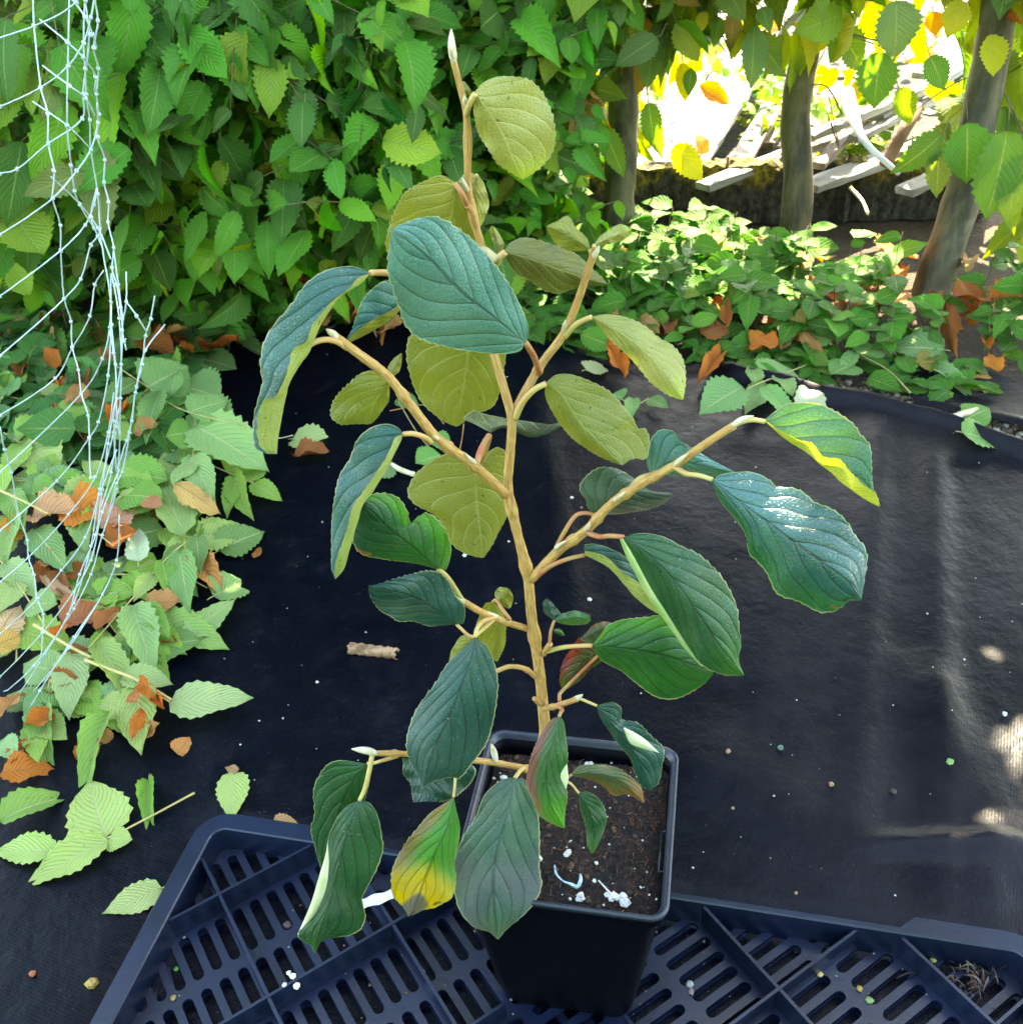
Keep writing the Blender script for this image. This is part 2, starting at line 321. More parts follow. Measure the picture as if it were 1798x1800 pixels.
# second strip beyond the soil gap, right
xs2 = np.linspace(.62, 2.2, 90); t2 = np.linspace(0, 1, 30)
y0 = np.interp(xs2, FP[:, 0], FP[:, 1])+np.where(xs2 < .8, .05, .085)+.01*np.sin(xs2*19); y1 = y0+.18+.015*np.sin(xs2*11)
XX2 = np.repeat(xs2[None], 30, 0); YY2 = y0[None]+(y1-y0)[None]*t2[:, None]
Z2 = .004+.004*(1+pn(XX2, YY2, 20, 8))+.006*np.exp(-((YY2-y0[None]-.02)/.015)**2)
mb = MB(); mb.add(np.c_[XX2.ravel(), YY2.ravel(), Z2.ravel()], [(j*90+i, j*90+i+1, (j+1)*90+i+1, (j+1)*90+i) for j in range(29) for i in range(89)])
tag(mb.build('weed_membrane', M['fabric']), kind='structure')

def lump(mb, c, r, col=None, squash=.7, seg=6):
    V = []; 
    for j in range(5):
        ph = math.pi*j/4
        for k in range(seg):
            q = 2*math.pi*k/seg; rr = r*random.uniform(.75, 1.2)
            V.append((c[0]+rr*math.sin(ph)*math.cos(q), c[1]+rr*math.sin(ph)*math.sin(q), c[2]+rr*math.cos(ph)*squash))
    mb.add(V, [(j*seg+k, (j+1)*seg+k, (j+1)*seg+(k+1) % seg, j*seg+(k+1) % seg) for j in range(4) for k in range(seg)], None, col)
M['grit'] = simple_mat('grit', (1, 1, 1), (.7, .7, .7), 300, .7, .0005, tint=True)
def memz(x, y):
    i = np.clip(np.searchsorted(xs, x), 0, len(xs)-1); t = (y+.5)/(yf[i]+.5)
    j = int(np.clip(t*(len(ts)-1), 0, len(ts)-1)); return float(Z[j, i]) if t <= 1 else -.005
mb = MB()
for _ in range(170):
    px, py = random.uniform(380, 1798), random.uniform(640, 1600)
    p = onZ(px, py); 
    lump(mb, (p[0], p[1], memz(p[0], p[1])+.0003), random.choice([.0006, .0007, .0009, .0012, .0018]), random.choice([(.6, .58, .5), (.5, .47, .42), (.3, .2, .12), (.05, .04, .03), (.55, .5, .45)]))
for px, py, r, c in ((1663, 1362, .004, (.2, .34, .1)), (1567, 1403, .004, (.06, .04, .03)), (1458, 1394, .003, (.35, .2, .1)), (1278, 1338, .003, (.35, .2, .1)), (1370, 1327, .003, (.1, .16, .12)), (1762, 1267, .003, (.7, .7, .65)), (1243, 1026, .003, (.02, .02, .02)), (1290, 1165, .003, (.15, .05, .05)), (169, 1742, .006, (.4, .25, .06)), (64, 1725, .003, (.4, .12, .04)), (818, 987, .003, (.8, .8, .7)), (1036, 1064, .003, (.8, .8, .7)), (1005, 885, .0025, (.7, .6, .5)), (1225, 1095, .0025, (.2, .1, .1))):
    p = onZ(px, py); lump(mb, (p[0], p[1], memz(p[0], p[1])+r*.5), r, c)
tag(mb.build('grit', M['grit'], smooth=False), 'pale grit and crumbs scattered over the black membrane', 'grit', kind='stuff')
mb = MB()
for _ in range(900):
    t = random.random(); px = 1380+t*420+random.gauss(0, 14); py = 668+t*105+random.gauss(0, 11)
    p = onZ(px, py); lump(mb, (p[0], p[1]+.015, .001), random.uniform(.001, .006), random.choice([(.05, .03, .015), (.1, .06, .03), (.03, .02, .01), (.3, .25, .18), (.14, .1, .02)]))
tag(mb.build('soil_crumbs', M['grit'], smooth=False), 'crumbs of dark soil and moss in the gap between the two membranes', 'soil', kind='stuff')

# ------------------------------------------------------------------ pot
POT = np.array([.030, .478]); PY = R(12.3); RIM = .188; FLOOR = .013
M['plastic'] = simple_mat('black_pot_plastic', (.0006, .0008, .002), (.0010, .0013, .0035), 25, .42, .0004, 300, .08)
M['rim'] = simple_mat('pot_rim_glint', (.012, .016, .030), (.018, .023, .040), 60, .34, .0004, 300, .5)  # lighter, bluer copy of the pot plastic: the rim's glint in the colour
def rsq(h, r, z, n=7):        # rounded square loop in pot frame
    out = []
    for cx, cy, a0 in ((1, 1, 0), (-1, 1, 90), (-1, -1, 180), (1, -1, 270)):
        for k in range(n):
            a = R(a0+90*k/(n-1)); out.append((cx*(h-r)+r*math.cos(a), cy*(h-r)+r*math.sin(a), z))
    return np.array(out)
def loft(mb, loops, cap0=False, cap1=False):
    n = len(loops[0]); V = np.concatenate(loops); f = []
    for j in range(len(loops)-1): f += [(j*n+k, j*n+(k+1) % n, (j+1)*n+(k+1) % n, (j+1)*n+k) for k in range(n)]
    if cap0: f.append(tuple(range(n))[::-1])
    if cap1: f.append(tuple((len(loops)-1)*n+k for k in range(n)))
    mb.add(V, f)
H = RIM-FLOOR; S = .075
potE = empty('plant_pot', (POT[0], POT[1], FLOOR), -PY)
tag(potE, 'square black plastic plant pot of dark compost standing in the tray', 'pot')
mb = MB()
loft(mb, [rsq(.045, .012, .004), rsq(.050, .014, 0), rsq(.0525, .016, 0), rsq(.0535, .016, .004), rsq(.0705, .012, H-.016), rsq(.0712, .012, H-.014), rsq(.0735, .012, H-.0135), rsq(.0735, .012, H-.005),
          rsq(.0695, .010, H-.005), rsq(.0690, .010, H-.016), rsq(.052, .014, .003), rsq(.045, .012, .003)], True, True)
mb.build('pot_wall', M['plastic'], potE)
mb = MB(); 
loft(mb, [rsq(.0736, .0122, H-.005), rsq(.0752, .0125, H-.004), rsq(.0757, .0127, H-.0018), rsq(.0748, .0123, H), rsq(.0728, .0115, H), rsq(.0716, .0105, H-.0018), rsq(.0700, .0102, H-.0045)])
mb.build('rim', M['rim'], potE)
mb = MB()
for sx, sy in ((1, .2), (1, -.55), (-1, .3)):       # moulded slots on the inside of the wall
    pass
for (x, y, dx, dy) in ((.0666, -.032, .0, .0) ,):
    L0 = .034
    for a, b in (((x, y, H-.010), (x, y+L0, H-.010)), ((x, y+L0, H-.010), (x+.004, y+L0, H-.007)), ((x, y, H-.010), (x+.004, y, H-.007))): tube(mb, [a, b], .0006, 5)
for (x, y) in ((.005, -.0675),):
    tube(mb, [(x, y-.003, H-.004), (x, y+.001, H-.013)], .0008, 5); tube(mb, [(x, y, H-.013), (x-.03, y, H-.013)], .0008, 5)
mb.build('moulded_tab', M['rim'], potE)
def soil_mat():
    m, nt, bs, out = newmat('compost'); g = NG(nt); o = g.n('ShaderNodeTexCoord').outputs['Object']
    n = g.noise(120, o, 6, .75); n2 = g.noise(30, o, 4, .7); mp = g.n('ShaderNodeMapping'); mp.inputs['Scale'].default_value = (1, .2, 1); mp.inputs['Rotation'].default_value = (0, 0, .8); nt.links.new(o, mp.inputs[0]); n3 = g.noise(420, mp.outputs[0], 3, .7)
    c = g.mix(g.sm(n, .42, .64), (.003, .0012, .0006), (.030, .009, .0035)); c = g.mix(g.sm(n2, .5, .7), c, (.03, .011, .005)); c = g.mix(g.m('MULTIPLY', g.sm(n3, .6, .72), .7), c, (.2, .08, .03))
    nt.links.new(c, bs.inputs['Base Color']); bs.inputs['Roughness'].default_value = .85
    nt.links.new(g.bump(g.m('ADD', n, n3), .006), bs.inputs['Normal']); return m
M['compost'] = soil_mat()
mb = MB(); N = 70; q = np.linspace(-1, 1, N); QX, QY = np.meshgrid(q*.0685, q*.0685)
SZ = H-.016+.0022*pn(QX*1, QY*1, 90, 5)+.0018*pn(QX, QY, 240, 6)+rng.normal(0, .0007, QX.shape); SZ += .005*np.exp(-((QX)**2+(QY+.0)**2)/.0012)-.004*np.clip((np.maximum(abs(QX), abs(QY))-.055)/.013, 0, 1)
mb.add(np.c_[QX.ravel(), QY.ravel(), SZ.ravel()], [(j*N+i, j*N+i+1, (j+1)*N+i+1, (j+1)*N+i) for j in range(N-1) for i in range(N-1)])
soil = mb.build('compost', M['compost'], potE)
def soilz(x, y):
    i = int(np.clip((x/.0685+1)/2*(N-1), 0, N-1)); j = int(np.clip((y/.0685+1)/2*(N-1), 0, N-1)); return float(SZ[j, i])
mb = MB()
for _ in range(900):
    x, y = random.uniform(-.064, .064), random.uniform(-.064, .064); a = random.uniform(0, 6.28); L = random.uniform(.002, .008)
    z = soilz(x, y)+.0006; c = random.choice([(.10, .03, .012), (.16, .055, .02), (.05, .018, .008), (.26, .11, .04), (.03, .012, .006)])
    P = [(x, y, z), (x+L*.5*math.cos(a)+random.gauss(0, .001), y+L*.5*math.sin(a)+random.gauss(0, .001), z+random.uniform(.0005, .003)), (x+L*math.cos(a), y+L*math.sin(a), z+random.uniform(-.001, .002))]
    tube(mb, P, [random.choice([.00012, .00018, .0003]), .0001], 4, c, 5)
for _ in range(160):
    x, y = random.uniform(-.064, .064), random.uniform(-.064, .064)
    lump(mb, (x, y, soilz(x, y)), random.uniform(.0008, .0028), random.choice([(.02, .008, .004), (.05, .02, .01), (.12, .05, .02)]), .6)
tag(mb.build('peat_fibres', M['grit'], potE), kind='stuff')
def pot_local(px, py, z=RIM-.015):
    p = onZ(px, py, z)[:2]-POT; c, s = math.cos(PY), math.sin(PY); return c*p[0]-s*p[1], s*p[0]+c*p[1]
mb = MB()
for px, py, r in ((1036, 1338, .0036), (1000, 1322, .0022), (868, 1362, .0026), (884, 1364, .0034), (878, 1356, .0015), (949, 1512, .004), (997, 1504, .0035), (1047, 1520, .003), (1043, 1548, .0028), (1090, 1580, .0065), (1072, 1577, .004), (1018, 1578, .004), (1002, 1579, .002), (1124, 1561, .0016), (1156, 1577, .0016), (1076, 1335, .002), (1003, 1480, .0013), (1060, 1585, .002), (1110, 1352, .0015)):
    x, y = pot_local(px, py)
    for _ in range(3 if r > .003 else 1):
        a, b = x+random.gauss(0, r*.3), y+random.gauss(0, r*.3); lump(mb, (a, b, soilz(a, b)+r*.35), r*random.uniform(.45, .75), (.72, .69, .6), .8)
for _ in range(45):
    x, y = random.uniform(-.063, .063), random.uniform(-.063, .063); lump(mb, (x, y, soilz(x, y)+.0006), random.uniform(.0004, .0010), (.6, .6, .55))
tag(mb.build('perlite', M['grit'], potE, smooth=False), kind='stuff')
mb = MB()
P = [pot_local(*q) for q in ((975, 1524), (978, 1540), (990, 1552), (1003, 1558), (1015, 1560), (1021, 1552), (1020, 1541))]
tube(mb, [(x, y, soilz(x, y)+.002+.001*(i % 2)) for i, (x, y) in enumerate(P)], [.0005, .0009, .0006, .0008, .0016, .0014, .0008], 6, (.45, .66, .68), 22)
P = [pot_local(*q) for q in ((1052, 1552), (1066, 1566), (1082, 1580))]
tube(mb, [(x, y, soilz(x, y)+.002) for x, y in P], .0006, 5, (.8, .78, .7))
mb.build('debris_strand', M['grit'], potE)

# ------------------------------------------------------------------ tray
TD = .157; TY = R(13.9); T0 = np.array([-.272, .534]); TOP = .041
trayE = empty('carrying_tray', (T0[0], T0[1], 0), -TY)
tag(trayE, 'black plastic plant carrying tray with slotted floor and crossing ribs under the pot', 'tray')
M['tray'] = simple_mat('tray_plastic', (.004, .008, .023), (.007, .013, .036), 14, .30, .00012, 200, .5)
X0, X1, Y1, Y0 = -.36*TD, 4.36*TD, .455*TD, -2.05*TD     # outer edge
XI0, XI1, YI1, YI0 = -.20*TD, 4.20*TD, .39*TD, -2.0*TD
cs = TD/math.sqrt(2)           # cell side
def dia(a, b): return np.array([(a+b)/math.sqrt(2), (a-b)/math.sqrt(2)])    # a along (1,1), b along (1,-1)
bm = bmesh.new(); fz, fz0 = FLOOR, FLOOR-.0035
NS = 7; pitch = cs/NS; half = cs/2; sw = pitch*.29; sl_ = half*.5-.005
def tile(c, ea, eb):     # ea slot direction (unit), eb across
    st = []; n = 6
    for k in range(n): t = -90+180*k/(n-1); st.append((sl_-sw+sw*math.cos(R(t)), sw*math.sin(R(t))))
    for k in range(n): t = 90+180*k/(n-1); st.append((-(sl_-sw)+sw*math.cos(R(t)), sw*math.sin(R(t))))
    H2, P2 = half/2, pitch/2; rc = []
    for (x, y) in st:
        s = max(abs(x)/H2, abs(y)/P2)
        rc.append((H2*np.sign(x) if abs(x) > sl_-sw*1.01 and abs(abs(y)-sw) > 1e-6 else x, 0))
    rc = []
    for i, (x, y) in enumerate(st):
        if i in (0, 5, 6, 11): rc.append((x, math.copysign(P2, y)))
        elif i in (1, 4, 7, 10): rc.append((math.copysign(H2, x), math.copysign(P2, y)))
        else: rc.append((math.copysign(H2, x), y))
    def w2(q, z): p = c+ea*q[0]+eb*q[1]; return bm.verts.new((p[0], p[1], z))
    a = [w2(q, fz) for q in st]; b = [w2(q, fz) for q in rc]; d = [w2(q, fz0) for q in st]; e = [w2(q, fz0) for q in rc]
    m = len(st)
    for k in range(m):
        j = (k+1) % m
        for qd in ((b[k], b[j], a[j], a[k]), (a[k], a[j], d[j], d[k]), (e[j], e[k], d[k], d[j])):
            try: bm.faces.new(qd)
            except Exception: pass
e11 = np.array([1, 1])/math.sqrt(2); e1m = np.array([1, -1])/math.sqrt(2)
MID = 2.0*TD
for ia in range(-4, 9):
    for ib in range(-4, 9):
        cc = dia((ia+.5)*cs, (ib+.5)*cs)
        if not (X0-.08 < cc[0] < X1+.08 and Y0-.08 < cc[1] < Y1+.08): continue
        ea, eb = (e1m, e11) if cc[0] < MID-.01 else (e11, e1m)
        for h_ in (-.25, .25):
            for k in range(NS):
                p = cc+ea*(h_*cs)+eb*((k+.5)/NS-.5)*cs
                tile(p, ea, eb)
for co, no in (((XI0, 0, 0), (-1, 0, 0)), ((XI1, 0, 0), (1, 0, 0)), ((0, YI1, 0), (0, 1, 0)), ((0, YI0, 0), (0, -1, 0))):
    bmesh.ops.bisect_plane(bm, geom=bm.verts[:]+bm.edges[:]+bm.faces[:], plane_co=co, plane_no=no, clear_outer=True)
bmesh.ops.recalc_face_normals(bm, faces=bm.faces[:])
me = bpy.data.meshes.new('slotted_floor'); bm.to_mesh(me); bm.free(); me.materials.append(M['tray'])
o = bpy.data.objects.new('slotted_floor', me); COL.objects.link(o); o.parent = trayE
tray2 = empty('carrying_tray', (T0[0], T0[1], 0), -TY); tag(tray2, 'second slotted tray nested beneath, glimpsed as grey bars through the slots of the upper one', 'tray')
me2 = me.copy(); V2 = np.empty(len(me2.vertices)*3); me2.vertices.foreach_get('co', V2); V2 = V2.reshape(-1, 3); V2[:, 0] = 2*MID-V2[:, 0]-.2*TD*0+.0; V2[:, 2] -= .0085; V2[:, 0] += 0
V2[:, 0] = np.clip(V2[:, 0], XI0+.003, XI1-.003); me2.vertices.foreach_set('co', V2.ravel()); me2.flip_normals(); me2.update(); o2 = bpy.data.objects.new('slotted_floor', me2); COL.objects.link(o2); o2.parent = tray2
def wall(mb, p, q, z0, z1, th=.0022):
    p = np.array(p); q = np.array(q); d = q-p; L = np.hypot(*d); d /= L; n = np.array([-d[1], d[0]])
    a = p-n*th/2; boxpts(mb, (*a, z0), (*(d*L), 0), (*(n*th), 0), (0, 0, z1-z0))
def clipline(a, d):     # line a+t*d inside inner rectangle
    lo, hi = -9, 9
    for k, (mn, mx) in enumerate(((XI0, XI1), (YI0, YI1))):
        if abs(d[k]) < 1e-9: continue
        t0, t1 = sorted(((mn-a[k])/d[k], (mx-a[k])/d[k])); lo, hi = max(lo, t0), min(hi, t1)
    return (a+d*lo, a+d*hi) if hi-lo > .02 else None
mp_ = potE.location; 
for fam, d, base in ((0, e11, e1m), (1, e1m, e11)):
    for k in range(-5, 10):
        seg = clipline(base*(k*cs), d)
        if seg is None: continue
        mb = MB(); wall(mb, seg[0], seg[1], FLOOR+.0005, (TOP-.004-.0006*fam) , .0024+.0003*fam)
        # skip the piece where the pot stands
        c0 = np.array([POT[0]-T0[0], POT[1]-T0[1]]); c, s = math.cos(TY), math.sin(TY); pc = np.array([c*c0[0]-s*c0[1], s*c0[0]+c*c0[1]])
        t = (pc-seg[0])@d; perp = np.linalg.norm(seg[0]+d*t-pc); L = np.linalg.norm(seg[1]-seg[0])
        if perp < .072 and 0 < t < L:
            mb = MB(); hw = .078
            if t-hw > .01: wall(mb, seg[0], seg[0]+d*(t-hw), FLOOR+.0005, TOP-.004-.0006*fam, .0024+.0003*fam)
            if L-t-hw > .01: wall(mb, seg[0]+d*(t+hw), seg[1], FLOOR+.0005, TOP-.004-.0006*fam, .0024+.0003*fam)
            if not mb.v: continue
        mb.build('rib', M['tray'], trayE, smooth=False)
# outer wall and lip: wide at the corners and down the ends, narrow along the middle of the long edges
per = []
for cx, cy, a0 in ((XI1, YI1, 0), (XI0, YI1, 90), (XI0, YI0, 180), (XI1, YI0, 270)):
    r = .012; ox, oy = cx-math.copysign(r, cx-1e-3 if cx == XI1 else -1), cy-math.copysign(r, 1 if cy == YI1 else -1)
    for k in range(7):
        a = R(a0+15*k); per.append((ox+r*math.cos(a), oy+r*math.sin(a), math.cos(a), math.sin(a), .018))
    if a0 == 0:
        for x, wd in ((3.80, .018), (3.68, .018), (3.60, .0065), (2.5, .0065), (1.2, .0065), (.42, .0065), (.34, .018)): per.append((x*TD, YI1, 0, 1, wd))
    if a0 == 180:
        for x, wd in ((.34, .018), (.42, .0065), (2, .0065), (3.60, .0065), (3.68, .018)): per.append((x*TD, YI0, 0, -1, wd))
per = np.array(per)
def lp(k, z): return np.c_[per[:, 0]+per[:, 2]*k(per[:, 4]), per[:, 1]+per[:, 3]*k(per[:, 4]), np.full(len(per), z)]
mb = MB()
loft(mb, [lp(lambda w_: w_, TOP-.010), lp(lambda w_: w_, TOP-.0015), lp(lambda w_: w_-.0012, TOP), lp(lambda w_: w_*0+.0012, TOP), lp(lambda w_: w_*0, TOP-.0012), lp(lambda w_: w_*0-.001, FLOOR-.004), lp(lambda w_: w_*0+.0015, FLOOR-.004), lp(lambda w_: w_*0+.0025, TOP-.003), lp(lambda w_: w_-.002, TOP-.003), lp(lambda w_: w_-.002, TOP-.010)])
mb.build('outer_lip', M['tray'], trayE, smooth=False)
mb = MB()
for (px, py), n in (((515, 1718), 2), ((500, 1733), 1), ((522, 1735), 2), ((508, 1712), 1)):
    p = onZ(px, py, TOP-.004); c, s = math.cos(TY), math.sin(TY); d = p[:2]-T0; x, y = c*d[0]-s*d[1], s*d[0]+c*d[1]
    lump(mb, (x, y, TOP-.003), .0022*n**.5, (.8, .8, .78), .5)
for _ in range(230):
    x, y = random.uniform(XI0, XI1), random.uniform(YI0, YI1); lump(mb, (x, y, FLOOR+.0004), random.choice([.0004, .0006, .0009, .0015]), random.choice([(.45, .43, .4), (.3, .25, .2), (.12, .07, .04), (.2, .14, .08)]), .6)
for px, py, r, c in ((1212, 1732, .0035, (.4, .4, .38)), (1440, 1714, .003, (.5, .35, .12)), (1510, 1740, .003, (.5, .3, .08)), (1528, 1760, .0035, (.25, .38, .12)), (305, 1755, .003, (.45, .3, .1)), (310, 1705, .0025, (.06, .25, .04)), (1640, 1690, .003, (.4, .38, .1)), (505, 1628, .004, (.1, .07, .06)), (1215, 1745, .003, (.3, .2, .18)), (395, 1478, .004, (.14, .09, .08))):
    p = onZ(px, py, FLOOR); c_, s_ = math.cos(TY), math.sin(TY); d = p[:2]-T0; lump(mb, (c_*d[0]-s_*d[1], s_*d[0]+c_*d[1], FLOOR+.001), r, c, .5)
tag(mb.build('droppings', M['grit'], trayE), kind='stuff')
# wet litter in the right-hand cell and the white scrap under the leaf
mb = MB()
for _ in range(38):
    p = onZ(random.gauss(1712, 28), random.gauss(1722, 16), FLOOR+.002); a = random.uniform(0, 6.28); L = random.uniform(.004, .02); c_, s_ = math.cos(TY), math.sin(TY); d = p[:2]-T0; x, y = c_*d[0]-s_*d[1], s_*d[0]+c_*d[1]
    tube(mb, [(x, y, FLOOR+.002), (x+L*.5*math.cos(a), y+L*.5*math.sin(a), FLOOR+random.uniform(.003, .01)), (x+L*math.cos(a), y+L*math.sin(a), FLOOR+.002)], random.uniform(.0003, .0012), 4, random.choice([(.05, .025, .015), (.1, .05, .03), (.02, .012, .008), (.2, .14, .09)]), 6)
tag(mb.build('litter', M['grit'], trayE), kind='stuff')
sc_ = MB(); P0 = onZ(635, 1596, TOP-.002); 
for k, (a, b) in enumerate((((636, 1590), (690, 1572)),)):
    A, B = onZ(*a, TOP-.003), onZ(*b, TOP-.003); d = (B-A); n_w = nz(-d[1], d[0], 0)*.005; V = []
    for i in range(9):
        for j in range(5): V.append(A+d*i/8+n_w*(j/4-.5)*2+np.array([0, 0, .0012*math.sin(i*1.1+j)])-P0)
    sc_.add(V, [(i*5+j, (i+1)*5+j, (i+1)*5+j+1, i*5+j+1) for i in range(8) for j in range(4)], None, (.8, .79, .74))
oo = sc_.build('paper_scrap', M['grit']); oo.location = P0; tag(oo, 'small white scrap lying on the tray ribs behind the dark green hanging leaf', 'scrap')

# ------------------------------------------------------------------ the potted shrub
PYY = POT[1]
stem0 = onY(966, 1400, PYY+.005); stem0[2] = FLOOR+SZ[N//2, N//2]-.004
plant = empty('witch_hazel_shrub', tuple(stem0))
tag(plant, 'young upright shrub with broad teal ribbed leaves growing in the black square pot', 'shrub')
ORI = stem0
def W(px, py, dy=0.0): return onY(px, py, PYY+dy)
def path(pts):           # (px, py, dy)
    return np.array([W(*p) for p in pts])
def part(mb, name, mat, parent=None, smooth=True):
    o = mb.build(name, mat, plant if parent is None else parent, smooth)
    V = np.empty(len(o.data.vertices)*3); o.data.vertices.foreach_get('co', V); V = V.reshape(-1, 3)-ORI; o.data.vertices.foreach_set('co', V.ravel()); o.data.update()
    return o
pxm = lambda w_, dy=0: w_*.5*(PYY+dy)/F*1.12
def branch(pts, r0, r1, name='branch', mat='stem', nodes=(), n=60, parent=None):
    P = crom(path(pts), n); t = np.linspace(0, 1, n); r = (r0+(r1-r0)*t)
    for q in nodes: r = r*(1+.38*np.exp(-((t-q)/.012)**2))
    mb = MB(); tube(mb, P, r, 12, knobs=.025); return part(mb, name, M[mat], parent)
branch([(966, 1400, .005), (962, 1330, .006), (957, 1270, .008), (948, 1180, .010), (934, 1080, .012), (927, 1010, .013), (905, 920, .012), (893, 860, .01), (897, 790, .008), (899, 735, .008),
        (885, 680, .012), (866, 610, .018), (856, 520, .022), (848, 440, .022), (834, 390, .02), (823, 330, .018), (822, 250, .014), (819, 195, .01), (808, 150, .006), (797, 105, .002)], .0043, .0014, 'main_stem', nodes=(.115, .3, .41, .5, .78, .85, .92), n=120)
def bud(pts, r, parent=None):
    P = crom(path(pts), 12); mb = MB(); tube(mb, P, r*np.array([.6, .8, .95, 1, 1, .98, .92, .85, .72, .55, .35, .12]), 9); return part(mb, 'bud', M['bud'], parent)
bud([(798, 110, .002), (794, 80, 0), (793, 50, 0)], .0018); bud([(796, 100, .0), (792, 84, -.002), (791, 70, -.002)], .0012)
br = {}
br['ru'] = branch([(899, 735, .008), (925, 685, .015), (955, 635, .02), (990, 588, .02), (1015, 530, .018), (1035, 470, .012), (1044, 445, .01)], .0026, .0019, nodes=(.28, .55))
bud([(1042, 452, .01), (1048, 440, .008), (1053, 432, .006)], .0018, br['ru'])
br['lu'] = branch([(888, 868, .008), (835, 820, -.01), (768, 770, -.03), (720, 710, -.04), (680, 660, -.045), (625, 618, -.05), (590, 592, -.05)], .0030, .0021, nodes=(.25, .42, .72))
bud([(595, 596, -.05), (584, 586, -.051), (573, 578, -.052)], .0018, br['lu'])
br['r'] = branch([(934, 1018, .012), (985, 965, 0), (1030, 933, -.01), (1072, 888, -.015), (1120, 855, -.02), (1190, 815, -.03), (1240, 780, -.04), (1290, 748, -.045)], .0031, .0020, nodes=(.28, .42, .56, .68))
bud([(1285, 750, -.045), (1305, 737, -.047), (1325, 731, -.048)], .0016, br['r'])
br['l'] = branch([(926, 1105, .012), (885, 1092, .0), (850, 1078, -.01), (810, 1055, -.02)], .0022, .0020, nodes=(.3, .6))
bud([(815, 1058, -.02), (800, 1049, -.022), (778, 1040, -.024)], .0024, br['l'])
br['ls'] = branch([(942, 1190, .01), (920, 1175, -.005), (895, 1172, -.01), (872, 1180, -.015), (860, 1182, -.018)], .0019, .0014, nodes=(.4,))
br['ll'] = branch([(946, 1362, .006), (925, 1352, -.005), (880, 1343, -.01), (846, 1338, -.015), (780, 1335, -.03), (715, 1326, -.045), (655, 1324, -.055)], .0025, .0018, nodes=(.15, .9))
bud([(662, 1325, -.055), (645, 1320, -.056), (618, 1317, -.057)], .0023, br['ll']); bud([(872, 1340, -.012), (868, 1322, -.01), (864, 1308, -.01)], .0022, br['ll'])
br['rl'] = branch([(955, 1245, .008), (975, 1242, -.005), (1000, 1234, -.012), (1015, 1229, -.015)], .0022, .0018, nodes=(.4,))
bud([(1005, 1233, -.013), (1014, 1228, -.014), (1024, 1221, -.015)], .0019, br['rl'])
branch([(950, 1238, .008), (945, 1234, .002), (939, 1228, .0)], .0018, .0016, name='pruned_stub')
br['rs'] = branch([(956, 1150, .01), (961, 1140, .0), (967, 1132, -.003)], .0017, .0018)
branch([(834, 392, .018), (828, 370, .012), (821, 360, .008)], .0018, .0015, name='pruned_stub')
for p in ([(847, 437, .02), (855, 440, .015), (868, 452, .01), (875, 458, .008)],): br['t'] = branch(p, .0014, .0022, mat='stemfuzz', n=14)
for a in (((770, 772, -.032), (757, 760, -.034), (750, 752, -.035), 'lu'), ((836, 815, -.012), (822, 803, -.018), (817, 797, -.02), 'lu'), ((944, 650, .016), (942, 638, .012), (945, 632, .01), 'ru'), ((993, 585, .02), (992, 572, .016), (994, 562, .014), 'ru'),
          ((1028, 932, -.012), (1034, 926, -.016), (1036, 918, -.018), 'r'), ((975, 965, 0), (985, 957, -.005), (995, 951, -.008), 'r'), ((1080, 880, -.018), (1090, 872, -.024), (1100, 864, -.026), 'r'), ((820, 188, .008), (817, 175, .002), (816, 166, .0), None),
          ((822, 335, .016), (817, 325, .01), (813, 312, .008), None), ((880, 1088, -.002), (865, 1080, -.008), (852, 1076, -.01), 'l'), ((1185, 818, -.032), (1200, 805, -.036), (1210, 797, -.038), 'r')):
    bud(a[:3], .0013, br.get(a[3]))

